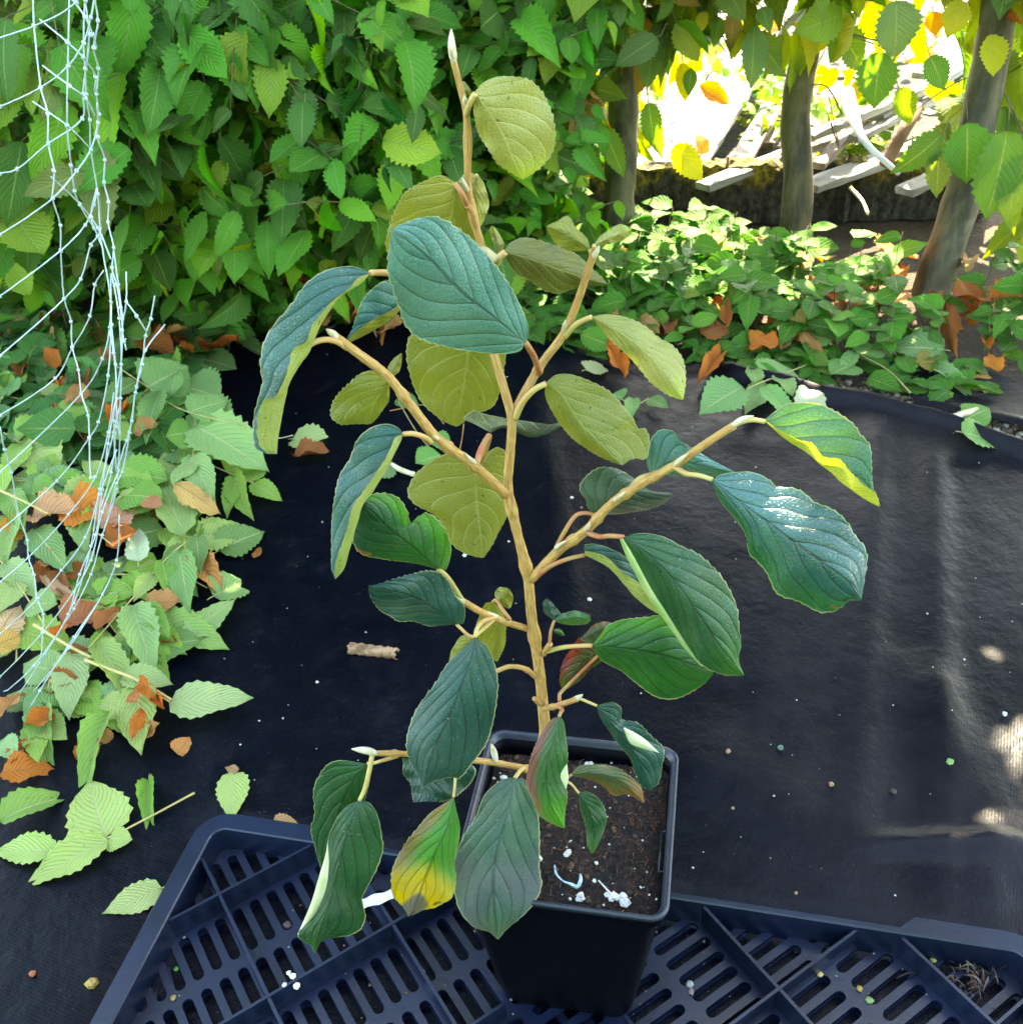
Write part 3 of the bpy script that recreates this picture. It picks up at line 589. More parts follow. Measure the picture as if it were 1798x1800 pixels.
def tooth(n, amp, seed):
    r = np.random.default_rng(seed); u = np.linspace(0, 1, n); k = r.integers(10, 15)
    k = r.integers(17, 24); ph = (u*k+.35*np.sin(u*9+seed)) % 1; loc = .55+.6*r.random(int(k)+3)[np.minimum((u*k).astype(int), k)]
    return amp*((1-ph)**1.2-.35)*loc*np.clip(u*5-.6, 0, 1)*np.clip((1-u)*12, 0, 1)+amp*.45*np.sin(u*13+seed)*np.sin(math.pi*u)
LEAFN = [0]
def hleaf(rows, mat, dB, dT, side, pet=None, petr=.0011, petmat='petiole', parent=None, ref=0, amp=3.2, wave=.0022, label=None, flaps=None, ns=7, nlen=110, bow=0.0):
    """rows: (v, [(px,py)...] from base to tip, dy offset, is_margin)"""
    LEAFN[0] += 1; seed = LEAFN[0]
    t = np.linspace(0, 1, nlen); R3 = []; vs = []
    for (v, pts, off, marg) in rows:
        P = crom(np.array(pts, float), nlen)
        sh = np.sin(math.pi*np.clip(t, 0, 1))**.6
        dy = dB+(dT-dB)*t+off*sh+bow*np.sin(math.pi*t)
        if marg: dy = dy+wave*np.sin(t*(15+seed % 5)+seed)*np.sin(math.pi*t)
        R3.append(np.array([W(P[i, 0], P[i, 1], dy[i]) for i in range(nlen)])); vs.append(v)
    R3 = np.array(R3); m = ns*(len(rows)-1)+1
    vs = np.array(vs, float); 
    tt = np.linspace(0, len(rows)-1, m); G = np.zeros((nlen, m, 3)); vv = np.interp(tt, range(len(rows)), vs)
    for j in range(nlen):
        A = R3[:, j]; A2 = np.vstack([2*A[0]-A[1], A, 2*A[-1]-A[-2]])
        for i, x in enumerate(tt):
            k = min(int(x), len(rows)-2); s = x-k; p0, p1, p2, p3 = A2[k:k+4]
            cu = .5*((2*p1)+(-p0+p2)*s+(2*p0-5*p1+4*p2-p3)*s*s+(-p0+3*p1-3*p2+p3)*s**3); li = p1+(p2-p1)*s
            G[j, i] = cu*.75+li*.25
    # teeth: only the outermost line of vertices moves, within the blade
    for e, inn, row in ((0, 1, rows[0]), (m-1, m-2, rows[-1])):
        if row[3]:
            dv_ = G[:, e]-G[:, inn]; ln = np.linalg.norm(dv_, axis=1)[:, None]+1e-9; tang = np.gradient(G[:, e], axis=0); tang /= np.linalg.norm(tang, axis=1)[:, None]+1e-9
            o_ = dv_/ln; o_ -= tang*np.sum(o_*tang, axis=1)[:, None]; o_ /= np.linalg.norm(o_, axis=1)[:, None]+1e-9
            G[:, e] += o_*(tooth(nlen, amp, seed*3+int(row[0] > 0))*3.2e-4)[:, None]
    # pleat between the side veins
    du = np.gradient(G, axis=0); dv = np.gradient(G, axis=1); nn = np.cross(du, dv); nn /= np.linalg.norm(nn, axis=2)[:, :, None]+1e-12
    uu = np.repeat(t[:, None], m, 1); av = np.abs(np.repeat(vv[None], nlen, 0)); fr = ((uu-.50*av**1.1)*5.6+20) % 1; tri = np.abs(fr-.5)*2
    G += nn*((.00026 if side == 'U' else .00012)*(1-tri**2)*np.sin(math.pi*uu)**.5*np.clip(1.1-av, 0, 1))[:, :, None]
    f = []; sgn = 0; c0 = CAM
    jm, i0, i1 = nlen//2, ref*ns, (ref+1)*ns
    nm = np.cross(G[jm+3, i0]-G[jm-3, i0], G[jm, i1]-G[jm, i0]); toward = nm@(c0-G[jm, i0]) > 0
    for j in range(nlen-1):
        for i in range(m-1):
            q = (j*m+i, (j+1)*m+i, (j+1)*m+i+1, j*m+i+1)      # normal = du x dv
            f.append(q if (toward == (side == 'U')) else q[::-1])
    uv = np.c_[uu.ravel(), np.repeat((vv[None]+1)/2, nlen, 0).ravel()]
    mb = MB(); mb.add(G.reshape(-1, 3), f, uv)
    if flaps:
        for q in flaps:      # small turned-over corner: grid between two pixel lines, underside out
            A = crom(np.array(q[0], float), 12); B = crom(np.array(q[1], float), 12); V = []
            for i in range(12):
                for k in range(4):
                    s = k/3; p = A[i]*(1-s)+B[i]*s; V.append(W(p[0], p[1], q[2]-.002*math.sin(math.pi*s)))
            V = np.array(V); n0 = np.cross(V[4*6]-V[4*5], V[4*5+3]-V[4*5]); tw = n0@(c0-V[20]) > 0
            ff = [(i*4+k, (i+1)*4+k, (i+1)*4+k+1, i*4+k+1) for i in range(11) for k in range(3)]
            fb = MB(); fb.add(V, [x[::-1] if tw else x for x in ff], np.full((48, 2), (.5, .8))); FLP = fb
    o = part(mb, 'leaf', M[mat], parent)
    if flaps: part(FLP, 'turned_edge', M[flaps[0][3] if len(flaps[0]) > 3 else 'cream'], o)
    if label: o['label'] = label
    if pet:
        pts = list(pet)+[(rows[len(rows)//2][1][0][0], rows[len(rows)//2][1][0][1], dB)]
        P = crom(path(pts), 16); mb = MB(); tube(mb, P, np.linspace(petr*1.25, petr, 16), 8); part(mb, 'petiole', M[petmat], o)
    return o
def L2(left, mid, right, l=.006, r=.006, m_=0): return [(-1, left, l, 1), (0, mid, m_, 0), (1, right, r, 1)]
Bp = (0, 0)
# A: top leaf, underside towards us
hleaf(L2([(835, 162), (831, 190), (840, 228), (858, 264), (873, 286), (900, 304), (918, 316)], [(835, 164), (862, 198), (886, 240), (903, 280), (918, 314)],
         [(835, 160), (852, 142), (875, 134), (905, 135), (932, 142), (957, 166), (973, 203), (976, 238), (970, 268), (948, 296), (918, 316)], .004, .010), 'lemon', .0, .01, 'D', [(820, 200, .01), (826, 180, .002)], .0013, label='topmost lemon-coloured leaf showing its pale underside')
hleaf(L2([(828, 158), (815, 142), (810, 150), (812, 165)], [(829, 162), (820, 158), (813, 172)], [(834, 168), (832, 180), (824, 190), (815, 182)]), 'olive', .008, .012, 'D', None, amp=1, ns=4, nlen=24)
hleaf(L2([(800, 320), (775, 307), (745, 318), (712, 340), (693, 370), (682, 400), (680, 440), (700, 470)], [(800, 321), (797, 350), (790, 390), (775, 430), (740, 470)], [(802, 322), (812, 345), (831, 372), (840, 402), (842, 435), (800, 470), (745, 475)], .008, .008), 'olive', .004, .05, 'D', [(822, 362, .01), (812, 340, .002)], .0012, 'petred')
hleaf(L2([(836, 306), (822, 303), (806, 318), (808, 345), (826, 385)], [(838, 307), (836, 340), (838, 398)], [(840, 306), (852, 325), (859, 355), (852, 385), (842, 402)]), 'lemon', .025, .03, 'D', [(824, 350, .022), (830, 325, .03)], .0009, amp=2)
# D: big blue-teal leaf
hleaf(L2([(922, 604), (915, 616), (890, 622), (850, 621), (800, 613), (762, 603), (733, 592), (711, 571), (701, 545), (689, 507), (682, 477), (684, 440), (688, 403)],
         [(923, 602), (893, 578), (863, 553), (810, 512), (755, 455), (715, 422), (690, 402)],
         [(925, 602), (929, 573), (918, 543), (900, 510), (883, 484), (866, 460), (850, 438), (827, 415), (800, 397), (773, 383), (750, 381), (712, 391), (690, 401)], -.001, -.001, -.008),
      'blue', -.03, -.05, 'U', [(948, 655, .015), (940, 630, 0), (930, 612, -.02)], .0015, 'petred', label='broad blue-green leaf at the centre, the largest of the shrub')
# E: left drooping folded leaf
hleaf([(-1, [(650, 478), (620, 468), (593, 470), (567, 478), (537, 500), (512, 533), (480, 570), (464, 600), (458, 640), (462, 670), (455, 697), (446, 730), (444, 760), (449, 788), (470, 798)], .012, 1),
       (0, [(652, 479), (636, 497), (600, 518), (573, 555), (552, 595), (545, 618), (527, 640), (511, 668), (503, 698), (496, 735), (490, 765), (487, 798)], 0, 0),
       (1, [(650, 480), (630, 488), (612, 508), (585, 528), (568, 547), (548, 572), (538, 600), (516, 612), (510, 637), (500, 668), (482, 698), (464, 702), (452, 742), (456, 782), (474, 798)], -.012, 1)],
      'tealy', -.045, -.07, 'U', [(690, 480, .0), (672, 479, -.03), (660, 479, -.04)], .0014, label='long drooping teal leaf folded over to show its yellow-green back', amp=2.6, bow=-.006)
_st = MB(); tube(_st, crom(path([(612, 612, -.05), (592, 600, -.052), (568, 597, -.055), (545, 606, -.058), (524, 640, -.056)]), 16), [.0016, .0011], 8); part(_st, 'petiole', M['petiole'], br['lu'])
hleaf([(-1, [(700, 492), (682, 492), (665, 498), (643, 520), (628, 547), (618, 580), (604, 606)], .0, 1), (0, [(705, 540), (690, 560), (655, 582), (625, 598), (604, 607)], .0, 0), (1, [(705, 530), (688, 545), (650, 565), (625, 583), (605, 606)], -.01, 1)], 'blue', .02, .0, 'U', None, amp=2)
hleaf(L2([(888, 443), (888, 453), (908, 480), (932, 493), (955, 511), (980, 515), (1003, 508), (1033, 502), (1067, 501)], [(888, 443), (925, 452), (970, 468), (1020, 485), (1067, 499)],
         [(887, 441), (897, 427), (920, 418), (947, 421), (977, 431), (1010, 446), (1037, 467), (1067, 496)], .006, .01), 'olived', .008, .03, 'D', [(873, 462, .012), (878, 452, .009)], .0017, label='dark olive leaf with brown damage, third from the top on the right')
hleaf(L2([(873, 452), (868, 430), (860, 405), (864, 396)], [(875, 452), (876, 430), (866, 397)], [(877, 452), (886, 430), (880, 415), (868, 397)]), 'lemon', .02, .024, 'D', None, amp=1, ns=4, nlen=20)
hleaf(L2([(1037, 440), (1015, 440), (993, 440), (975, 425), (961, 400)], [(1037, 438), (1010, 418), (985, 405), (963, 398)], [(1038, 436), (1032, 420), (1012, 398), (997, 380), (980, 388), (962, 396)]), 'olive', .008, .01, 'D', [(1041, 455, .01)], .001, amp=2)
hleaf(L2([(1044, 430), (1055, 414), (1070, 405), (1090, 393), (1110, 402)], [(1044, 431), (1070, 418), (1109, 405)], [(1046, 432), (1073, 428), (1098, 420), (1110, 408)], .004, .004), 'lemon', .006, .012, 'D', [(1043, 445, .01)], .001, amp=1.5)
hleaf(L2([(1040, 558), (1062, 585), (1080, 603), (1107, 630), (1140, 667), (1167, 690), (1183, 698), (1199, 703)], [(1040, 557), (1085, 580), (1132, 615), (1170, 655), (1199, 700)],
         [(1040, 556), (1067, 552), (1100, 558), (1133, 571), (1160, 594), (1180, 606), (1200, 632), (1206, 667), (1201, 702)], .006, .008), 'lemon', .01, -.03, 'D', [(992, 592, .02), (1010, 572, .015), (1025, 563, .012)], .0014, label='lemon-green leaf back pointing down to the right in the sun')
hleaf(L2([(960, 675), (958, 692), (967, 718), (983, 744), (1010, 773), (1043, 797), (1073, 811), (1092, 818)], [(960, 674), (985, 690), (1005, 720), (1022, 745), (1052, 775), (1091, 816)],
         [(960, 672), (977, 659), (1002, 657), (1033, 667), (1067, 686), (1093, 712), (1116, 739), (1122, 752), (1136, 753), (1142, 775), (1135, 806), (1112, 806), (1094, 818)], .008, .010), 'olive', .0, -.02, 'D', [(905, 735, .008), (920, 705, .002), (940, 684, .0)], .0016, label='large olive leaf back with a bitten end, right of the stem')
hleaf(L2([(800, 590), (760, 575), (722, 590), (714, 630), (722, 667), (742, 707), (767, 731), (787, 744), (803, 750)], [(812, 590), (822, 620), (815, 677), (808, 720), (804, 748)],
         [(830, 590), (870, 590), (888, 620), (886, 655), (877, 690), (867, 713), (847, 724), (830, 731), (806, 749)], .008, .008), 'olive', .035, .05, 'D', [(868, 620, .02), (840, 600, .03)], .0013, label='broad olive leaf back hanging behind the largest leaf')
hleaf(L2([(832, 822), (818, 795), (785, 797), (752, 813), (727, 838), (717, 867), (733, 888), (757, 901), (777, 921), (790, 953), (813, 971), (833, 978), (848, 981)], [(834, 824), (835, 845), (840, 900), (845, 940), (849, 980)],
         [(836, 822), (852, 800), (875, 785), (893, 800), (894, 860), (891, 908), (878, 933), (864, 960), (850, 981)], .010, .010), 'olive', .03, .02, 'D', [(838, 815, -.012), (845, 790, .0), (860, 765, .01), (850, 800, .02)], .0014, 'petred', label='wide olive leaf back below the left branch')
hleaf([(-1, [(833, 745), (815, 735), (833, 720), (838, 722), (855, 728), (890, 735)], .0, 0), (0, [(862, 760), (880, 752), (905, 757), (930, 768), (960, 762), (986, 748)], .0, 0), (1, [(862, 755), (880, 748), (905, 749), (930, 757), (960, 748), (984, 742)], -.006, 0)], 'dull', .02, .03, 'D', None)
hleaf(L2([(682, 665), (660, 652), (633, 656), (612, 673), (597, 690), (585, 710), (582, 733), (597, 746), (627, 745), (650, 746)], [(684, 665), (670, 690), (655, 715), (648, 745)], [(685, 666), (684, 697), (669, 727), (652, 745)], .006, .004), 'olive', -.04, -.03, 'D', [(690, 672, -.044)], .001)
hleaf(L2([(684, 662), (682, 645), (692, 630), (706, 620)], [(686, 663), (695, 642), (706, 621)], [(690, 663), (703, 650), (707, 622)]), 'olive', -.04, -.035, 'D', None, amp=1, ns=4, nlen=20)
# P
hleaf([(-1, [(708, 762), (700, 752), (680, 745), (651, 752), (627, 773), (614, 806), (598, 833), (589, 873), (583, 917), (582, 965), (583, 1000), (589, 1018)], .014, 1),
       (0, [(709, 763), (704, 778), (692, 800), (677, 828), (657, 861), (638, 888), (628, 921), (617, 960), (604, 1002), (590, 1018)], .0, 0),
       (1, [(708, 762), (694, 770), (688, 784), (677, 806), (658, 834), (640, 862), (621, 890), (609, 931), (601, 955), (592, 985), (588, 1012)], -.008, 1)],
      'tealy', -.045, -.065, 'U', [(757, 777, -.033), (745, 768, -.042), (725, 762, -.046)], .0013, 'petiole', label='narrow dark leaf folded lengthwise, hanging on the far left branch', amp=2.2, bow=-.006)
hleaf(L2([(768, 1001), (740, 993), (707, 987), (667, 982), (633, 974), (620, 950), (628, 915), (640, 890)], [(770, 1000), (733, 968), (683, 928), (642, 886)],
         [(772, 1000), (784, 1001), (793, 967), (783, 933), (768, 912), (750, 900), (736, 906), (723, 920), (716, 900), (700, 876), (677, 867), (655, 868), (641, 880)], .002, .004, -.006), 'greenb', -.03, -.05, 'U', [(812, 1055, -.02), (797, 1030, -.026), (784, 1012, -.03)], .0013, label='bright green leaf with a torn brown notch, left of the stem')
hleaf(L2([(801, 1098), (780, 1099), (753, 1101), (727, 1093), (700, 1092), (686, 1083), (667, 1073), (651, 1050), (648, 1031)], [(803, 1098), (767, 1073), (727, 1050), (683, 1037), (648, 1030)],
         [(804, 1098), (814, 1095), (817, 1067), (802, 1047), (788, 1020), (768, 1006), (743, 1005), (717, 1010), (690, 1018), (668, 1026), (649, 1030)], .004, .002, -.005), 'teal', -.03, -.045, 'U', [(872, 1085, -.005), (845, 1110, -.02), (828, 1120, -.03), (812, 1107, -.03)], .0010, label='blue-green leaf half caught by the light, below the torn leaf')
hleaf(L2([(853, 1060), (845, 1075), (838, 1105), (845, 1140), (872, 1163)], [(866, 1058), (876, 1105), (873, 1163)], [(870, 1058), (888, 1090), (888, 1130), (875, 1163)]), 'olive', .02, .03, 'D', [(897, 1090, .0), (882, 1070, .005), (872, 1055, .015)], .001, 'petred')
hleaf(L2([(873, 1056), (869, 1042), (880, 1032), (892, 1034)], [(874, 1057), (884, 1048), (893, 1034)], [(876, 1058), (895, 1070), (902, 1050), (895, 1035)]), 'olive', .012, .015, 'D', None, amp=1, ns=4, nlen=20)
hleaf(L2([(835, 1115), (812, 1118), (795, 1140), (789, 1162)], [(836, 1118), (815, 1138), (790, 1163)], [(838, 1125), (825, 1150), (792, 1166)]), 'olive', -.01, .0, 'D', None, amp=1.5, ns=4, nlen=24)
hleaf(L2([(833, 1123), (810, 1143), (787, 1167), (766, 1198), (748, 1222), (733, 1245), (719, 1283), (714, 1313), (722, 1343), (735, 1364), (743, 1384)], [(835, 1121), (829, 1155), (813, 1200), (787, 1267), (763, 1317), (744, 1382)],
         [(836, 1122), (854, 1135), (868, 1163), (876, 1200), (874, 1233), (864, 1280), (853, 1310), (830, 1343), (808, 1369), (793, 1367), (767, 1372), (745, 1384)], .004, .004, -.006), 'teal', -.035, -.075, 'U', [(874, 1085, -.005), (850, 1092, -.018), (838, 1106, -.03)], .0012, label='long teal leaf hanging left of the stem, its tip above the pot')
hleaf(L2([(708, 1333), (709, 1360), (720, 1375), (727, 1411)], [(735, 1335), (745, 1370), (752, 1409)], [(815, 1335), (836, 1352), (828, 1375), (806, 1398), (780, 1408), (752, 1409)]), 'teal', -.03, -.05, 'U', [(715, 1326, -.042)], .001)
hleaf(L2([(640, 1342), (600, 1337), (578, 1343), (562, 1361), (550, 1387), (553, 1433), (547, 1460), (554, 1490), (563, 1525), (575, 1550)], [(645, 1342), (610, 1390), (590, 1460), (580, 1540)], [(650, 1341), (650, 1370), (638, 1420), (620, 1480), (600, 1540), (580, 1560)], .004, .004, -.003), 'green', -.05, -.05, 'U', [(700, 1329, -.045), (670, 1338, -.05), (655, 1342, -.05)], .001)
hleaf([(-.55, [(625, 1408), (598, 1423), (580, 1460), (575, 1490), (574, 1525), (569, 1565), (548, 1610), (524, 1644)], -.004, 0),
       (-.9, [(626, 1408), (597, 1423), (579, 1462), (571, 1490), (561, 1525), (549, 1567), (533, 1617), (522, 1645)], .006, 1)][::-1][:0]+
      [(-1, [(630, 1408), (612, 1416), (597, 1430), (581, 1460), (575, 1490), (574, 1525), (569, 1565), (549, 1612), (524, 1645), (547, 1664), (551, 1676)], .001, 1),
       (0, [(632, 1407), (622, 1435), (610, 1467), (594, 1533), (581, 1583), (567, 1625), (552, 1677)], -.007, 0),
       (1, [(634, 1407), (650, 1412), (664, 1433), (671, 1467), (673, 1493), (664, 1523), (650, 1553), (638, 1580), (643, 1610), (637, 1630), (620, 1643), (600, 1647), (567, 1654), (553, 1677)], .003, 1)],
      'green', -.065, -.105, 'U', [(655, 1325, -.055), (648, 1360, -.06), (640, 1390, -.063)], .0013, label='dark green leaf with a pale turned edge, hanging over the tray corner',
      flaps=[([(576, 1478), (573, 1500), (561, 1540), (546, 1590), (523, 1643)], [(576, 1482), (578, 1520), (573, 1562), (552, 1612), (525, 1645)], -.095)])
hleaf(L2([(795, 1404), (780, 1413), (757, 1430), (739, 1450), (713, 1480), (693, 1520), (688, 1547), (692, 1577), (710, 1597), (718, 1612)], [(797, 1402), (787, 1453), (765, 1500), (745, 1550), (728, 1600)],
         [(798, 1403), (801, 1420), (808, 1453), (806, 1483), (799, 1517), (801, 1553), (793, 1580), (780, 1588), (763, 1597), (745, 1600), (722, 1611)], .004, .004, -.005), 'yellow', -.06, -.09, 'U', [(800, 1335, -.03), (800, 1375, -.05)], .0008, label='green leaf turning yellow with a withered grey tip')
hleaf(L2([(903, 1368), (888, 1369), (860, 1387), (846, 1407), (837, 1433), (817, 1467), (803, 1500), (796, 1523), (797, 1560), (807, 1600), (833, 1630), (860, 1639), (874, 1652)], [(905, 1368), (890, 1437), (871, 1507), (867, 1567), (875, 1651)],
         [(907, 1368), (921, 1370), (938, 1400), (946, 1433), (948, 1483), (949, 1527), (953, 1557), (940, 1587), (919, 1610), (893, 1632), (876, 1652)], .006, .006, -.006), 'purple', -.03, -.09, 'U', [(920, 1350, -.01), (912, 1358, -.025)], .0014, label='dark purplish leaf hanging down the front of the pot')
hleaf(L2([(982, 1260), (970, 1264), (957, 1280), (943, 1307), (930, 1340), (925, 1377), (937, 1407), (947, 1433), (970, 1448), (990, 1457)], [(983, 1259), (977, 1290), (963, 1333), (960, 1373), (968, 1415), (991, 1456)],
         [(985, 1260), (991, 1270), (995, 1300), (999, 1333), (994, 1355), (993, 1375), (997, 1400), (993, 1435), (992, 1456)], .004, .004, -.005), 'redg', -.04, -.07, 'U', [(978, 1240, -.006), (988, 1247, -.02), (985, 1254, -.035)], .0011, 'petred', label='green leaf with a red-brown edge in front of the stem base',
      flaps=[([(995, 1345), (990, 1352), (985, 1365), (993, 1385)], [(997, 1344), (998, 1356), (999, 1370), (995, 1387)], -.06)])
hleaf(L2([(1006, 1364), (1033, 1370), (1057, 1380), (1080, 1399), (1100, 1397), (1117, 1403), (1130, 1412)], [(1005, 1362), (1045, 1360), (1090, 1373), (1131, 1411)], [(1005, 1360), (1017, 1347), (1033, 1344), (1063, 1346), (1090, 1352), (1112, 1367), (1127, 1387), (1133, 1411)], .003, .003, -.004), 'bronze', -.02, -.02, 'U', [(975, 1365, -.005), (990, 1371, -.012)], .0008, label='small bronze leaf lying over the compost')
hleaf(L2([(1017, 1396), (1018, 1407), (1023, 1433), (1031, 1463), (1033, 1487), (1039, 1501)], [(1018, 1395), (1035, 1425), (1045, 1460), (1041, 1500)], [(1019, 1393), (1034, 1393), (1057, 1410), (1066, 1433), (1062, 1457), (1052, 1483), (1042, 1501)], .003, .003, -.004), 'green', -.02, -.03, 'U', [(985, 1370, -.005), (1003, 1378, -.012)], .0008)
hleaf(L2([(1048, 1243), (1060, 1270), (1083, 1303), (1107, 1333), (1116, 1360), (1128, 1383), (1140, 1389)], [(1049, 1241), (1078, 1275), (1112, 1320), (1132, 1360), (1142, 1389)],
         [(1050, 1240), (1062, 1237), (1080, 1235), (1093, 1246), (1093, 1264), (1120, 1272), (1140, 1290), (1167, 1316), (1163, 1350), (1157, 1377), (1143, 1389)], .002, .004, -.002), 'teal', -.02, -.03, 'U', [(990, 1236, -.01), (1015, 1228, -.014), (1035, 1235, -.018)], .0009,
      flaps=[([(1096, 1281), (1108, 1307), (1130, 1316), (1158, 1324)], [(1097, 1279), (1112, 1286), (1134, 1300), (1158, 1323)], -.034)], label='curled leaf with a cream turned-over corner above the back rim of the pot')
hleaf(L2([(1040, 1136), (1057, 1161), (1090, 1178), (1113, 1197), (1150, 1225), (1185, 1229), (1220, 1214), (1240, 1200), (1254, 1184)], [(1041, 1135), (1100, 1140), (1160, 1150), (1215, 1167), (1254, 1182)],
         [(1041, 1134), (1051, 1122), (1067, 1101), (1093, 1090), (1133, 1084), (1167, 1081), (1200, 1100), (1235, 1140), (1255, 1180)], .004, .004, -.006), 'greenb', -.015, -.03, 'U', [(962, 1145, .002), (985, 1139, -.003), (1010, 1136, -.01)], .0013, label='wide green leaf right of the stem, under the long drooping leaf')
hleaf([(-1, [(1094, 946), (1110, 973), (1127, 1007), (1147, 1043), (1167, 1073), (1190, 1110), (1206, 1134), (1231, 1168), (1270, 1186), (1306, 1188)], .001, 1),
       (0, [(1096, 944), (1140, 975), (1185, 1020), (1228, 1080), (1265, 1135), (1307, 1187)], -.007, 0),
       (1, [(1100, 943), (1110, 940), (1133, 937), (1167, 943), (1199, 960), (1225, 973), (1258, 1003), (1279, 1030), (1296, 1067), (1299, 1100), (1302, 1133), (1298, 1160), (1308, 1187)], .006, 1)],
      'green', -.04, -.075, 'U', [(1030, 935, -.012), (1050, 943, -.02), (1075, 942, -.035)], .0013, 'petred', label='long drooping dark green leaf with a pale rolled left edge',
      flaps=[([(1089, 948), (1100, 977), (1117, 1010), (1137, 1047), (1160, 1080), (1184, 1113), (1200, 1137), (1233, 1172)], [(1095, 947), (1111, 973), (1129, 1007), (1149, 1043), (1169, 1073), (1192, 1110), (1208, 1134), (1235, 1171)], -.064, 'rolled')])
hleaf([(-1, [(1027, 957), (1045, 956), (1067, 962), (1100, 980), (1125, 1005), (1150, 1050), (1166, 1082)], .006, 1), (0, [(1027, 976), (1043, 983), (1073, 1000), (1097, 1027), (1120, 1053), (1146, 1073), (1164, 1082)], 0, 0),
       (1, [(1028, 968), (1048, 972), (1067, 980), (1093, 1004), (1130, 1030), (1150, 1058), (1165, 1081)], -.006, 1)], 'tealy', -.005, -.02, 'U', [(940, 1016, .01), (970, 994, .0), (1000, 982, -.003)], .0013, 'petred', amp=1.5)
hleaf(L2([(1251, 844), (1258, 863), (1271, 887), (1291, 911), (1311, 943), (1316, 973), (1331, 988), (1348, 1007), (1366, 1043), (1405, 1059), (1441, 1077), (1471, 1073), (1491, 1057), (1512, 1055)],
         [(1252, 843), (1298, 880), (1348, 917), (1398, 955), (1448, 990), (1490, 1022), (1513, 1053)],
         [(1253, 842), (1268, 834), (1291, 830), (1321, 829), (1348, 839), (1367, 855), (1391, 857), (1411, 866), (1431, 883), (1465, 896), (1489, 916), (1506, 943), (1521, 963), (1524, 985), (1520, 1013), (1514, 1054)], .003, .005, -.007),
      'blued', -.05, -.10, 'U', [(1185, 820, -.03), (1205, 832, -.038), (1230, 836, -.045)], .0012, label='broad blue-green wavy leaf, furthest out on the right branch')
hleaf([(-1, [(1345, 737), (1365, 720), (1385, 709), (1431, 709), (1465, 721), (1499, 742), (1512, 760), (1529, 783), (1531, 817), (1534, 853), (1546, 886)], .010, 1),
       (0, [(1345, 741), (1381, 770), (1415, 791), (1448, 818), (1481, 848), (1515, 874), (1545, 891)], .0, 0),
       (1, [(1345, 739), (1375, 758), (1405, 774), (1428, 779), (1448, 802), (1475, 806), (1491, 826), (1518, 852), (1540, 868), (1547, 888)], -.006, 1)],
      'sun', -.05, -.085, 'U', [(1270, 760, -.043), (1295, 745, -.046), (1320, 738, -.048)], .0012, label='sunlit green leaf with a rolled cream edge at the end of the right branch', amp=2.5)
hleaf(L2([(1143, 832), (1138, 818), (1138, 787), (1147, 767), (1160, 755), (1183, 758), (1198, 777), (1225, 792), (1258, 812), (1291, 829)], [(1144, 833), (1170, 815), (1200, 812), (1240, 820), (1290, 830)], [(1146, 834), (1180, 836), (1215, 838), (1255, 838), (1290, 831)], .002, .004, -.002), 'blue', -.0, -.01, 'U', [(1105, 862, -.018), (1122, 842, -.01)], .0012, amp=1.5)
hleaf(L2([(1047, 906), (1033, 893), (1030, 880), (1019, 862), (1023, 846), (1050, 823), (1073, 821), (1093, 827), (1117, 843), (1142, 862), (1182, 866)], [(1048, 906), (1072, 880), (1110, 868), (1182, 870)], [(1050, 907), (1067, 905), (1100, 902), (1133, 897), (1167, 884), (1182, 871)], .003, .003, -.004), 'dull', .01, .01, 'U', [(978, 962, .0), (992, 935, .0), (1012, 906, .003), (1030, 902, .007)], .0012, 'petred', amp=2.5)
hleaf(L2([(1052, 1140), (1020, 1120), (1002, 1145), (987, 1172), (983, 1196), (988, 1212)], [(1055, 1148), (1030, 1160), (1008, 1185), (990, 1213)], [(1057, 1163), (1032, 1181), (1015, 1200), (992, 1214)], .004, .004), 'red', .005, .01, 'U', [(985, 1238, -.003), (983, 1222, 0), (990, 1213, .005)], .001, 'petred', label='dark red leaf partly behind the wide green leaf')
hleaf(L2([(1020, 1122), (1035, 1108), (1043, 1099), (1060, 1093), (1078, 1096)], [(1022, 1126), (1050, 1110), (1079, 1098)], [(1035, 1135), (1060, 1120), (1080, 1100)]), 'bronze', .004, .008, 'U', None, amp=1.5, ns=4, nlen=24)
hleaf(L2([(974, 1090), (987, 1079), (1013, 1074), (1037, 1081)], [(974, 1091), (1005, 1086), (1038, 1088)], [(975, 1092), (993, 1098), (1027, 1098), (1039, 1091)]), 'sun', .0, .004, 'U', [(966, 1133, -.002), (968, 1110, -.001)], .0009, 'petred', amp=1, ns=4, nlen=24)
hleaf(L2([(972, 1090), (957, 1077), (954, 1060), (960, 1052)], [(973, 1089), (965, 1072), (961, 1053)], [(975, 1088), (985, 1080), (975, 1065), (963, 1053)]), 'teal', .002, .004, 'U', None, amp=1, ns=4, nlen=20)
hleaf(L2([(973, 1106), (985, 1106), (993, 1117)], [(974, 1109), (984, 1112), (993, 1117)], [(976, 1113), (985, 1117), (993, 1118)]), 'sun', .01, .012, 'U', None, amp=.5, ns=3, nlen=14)

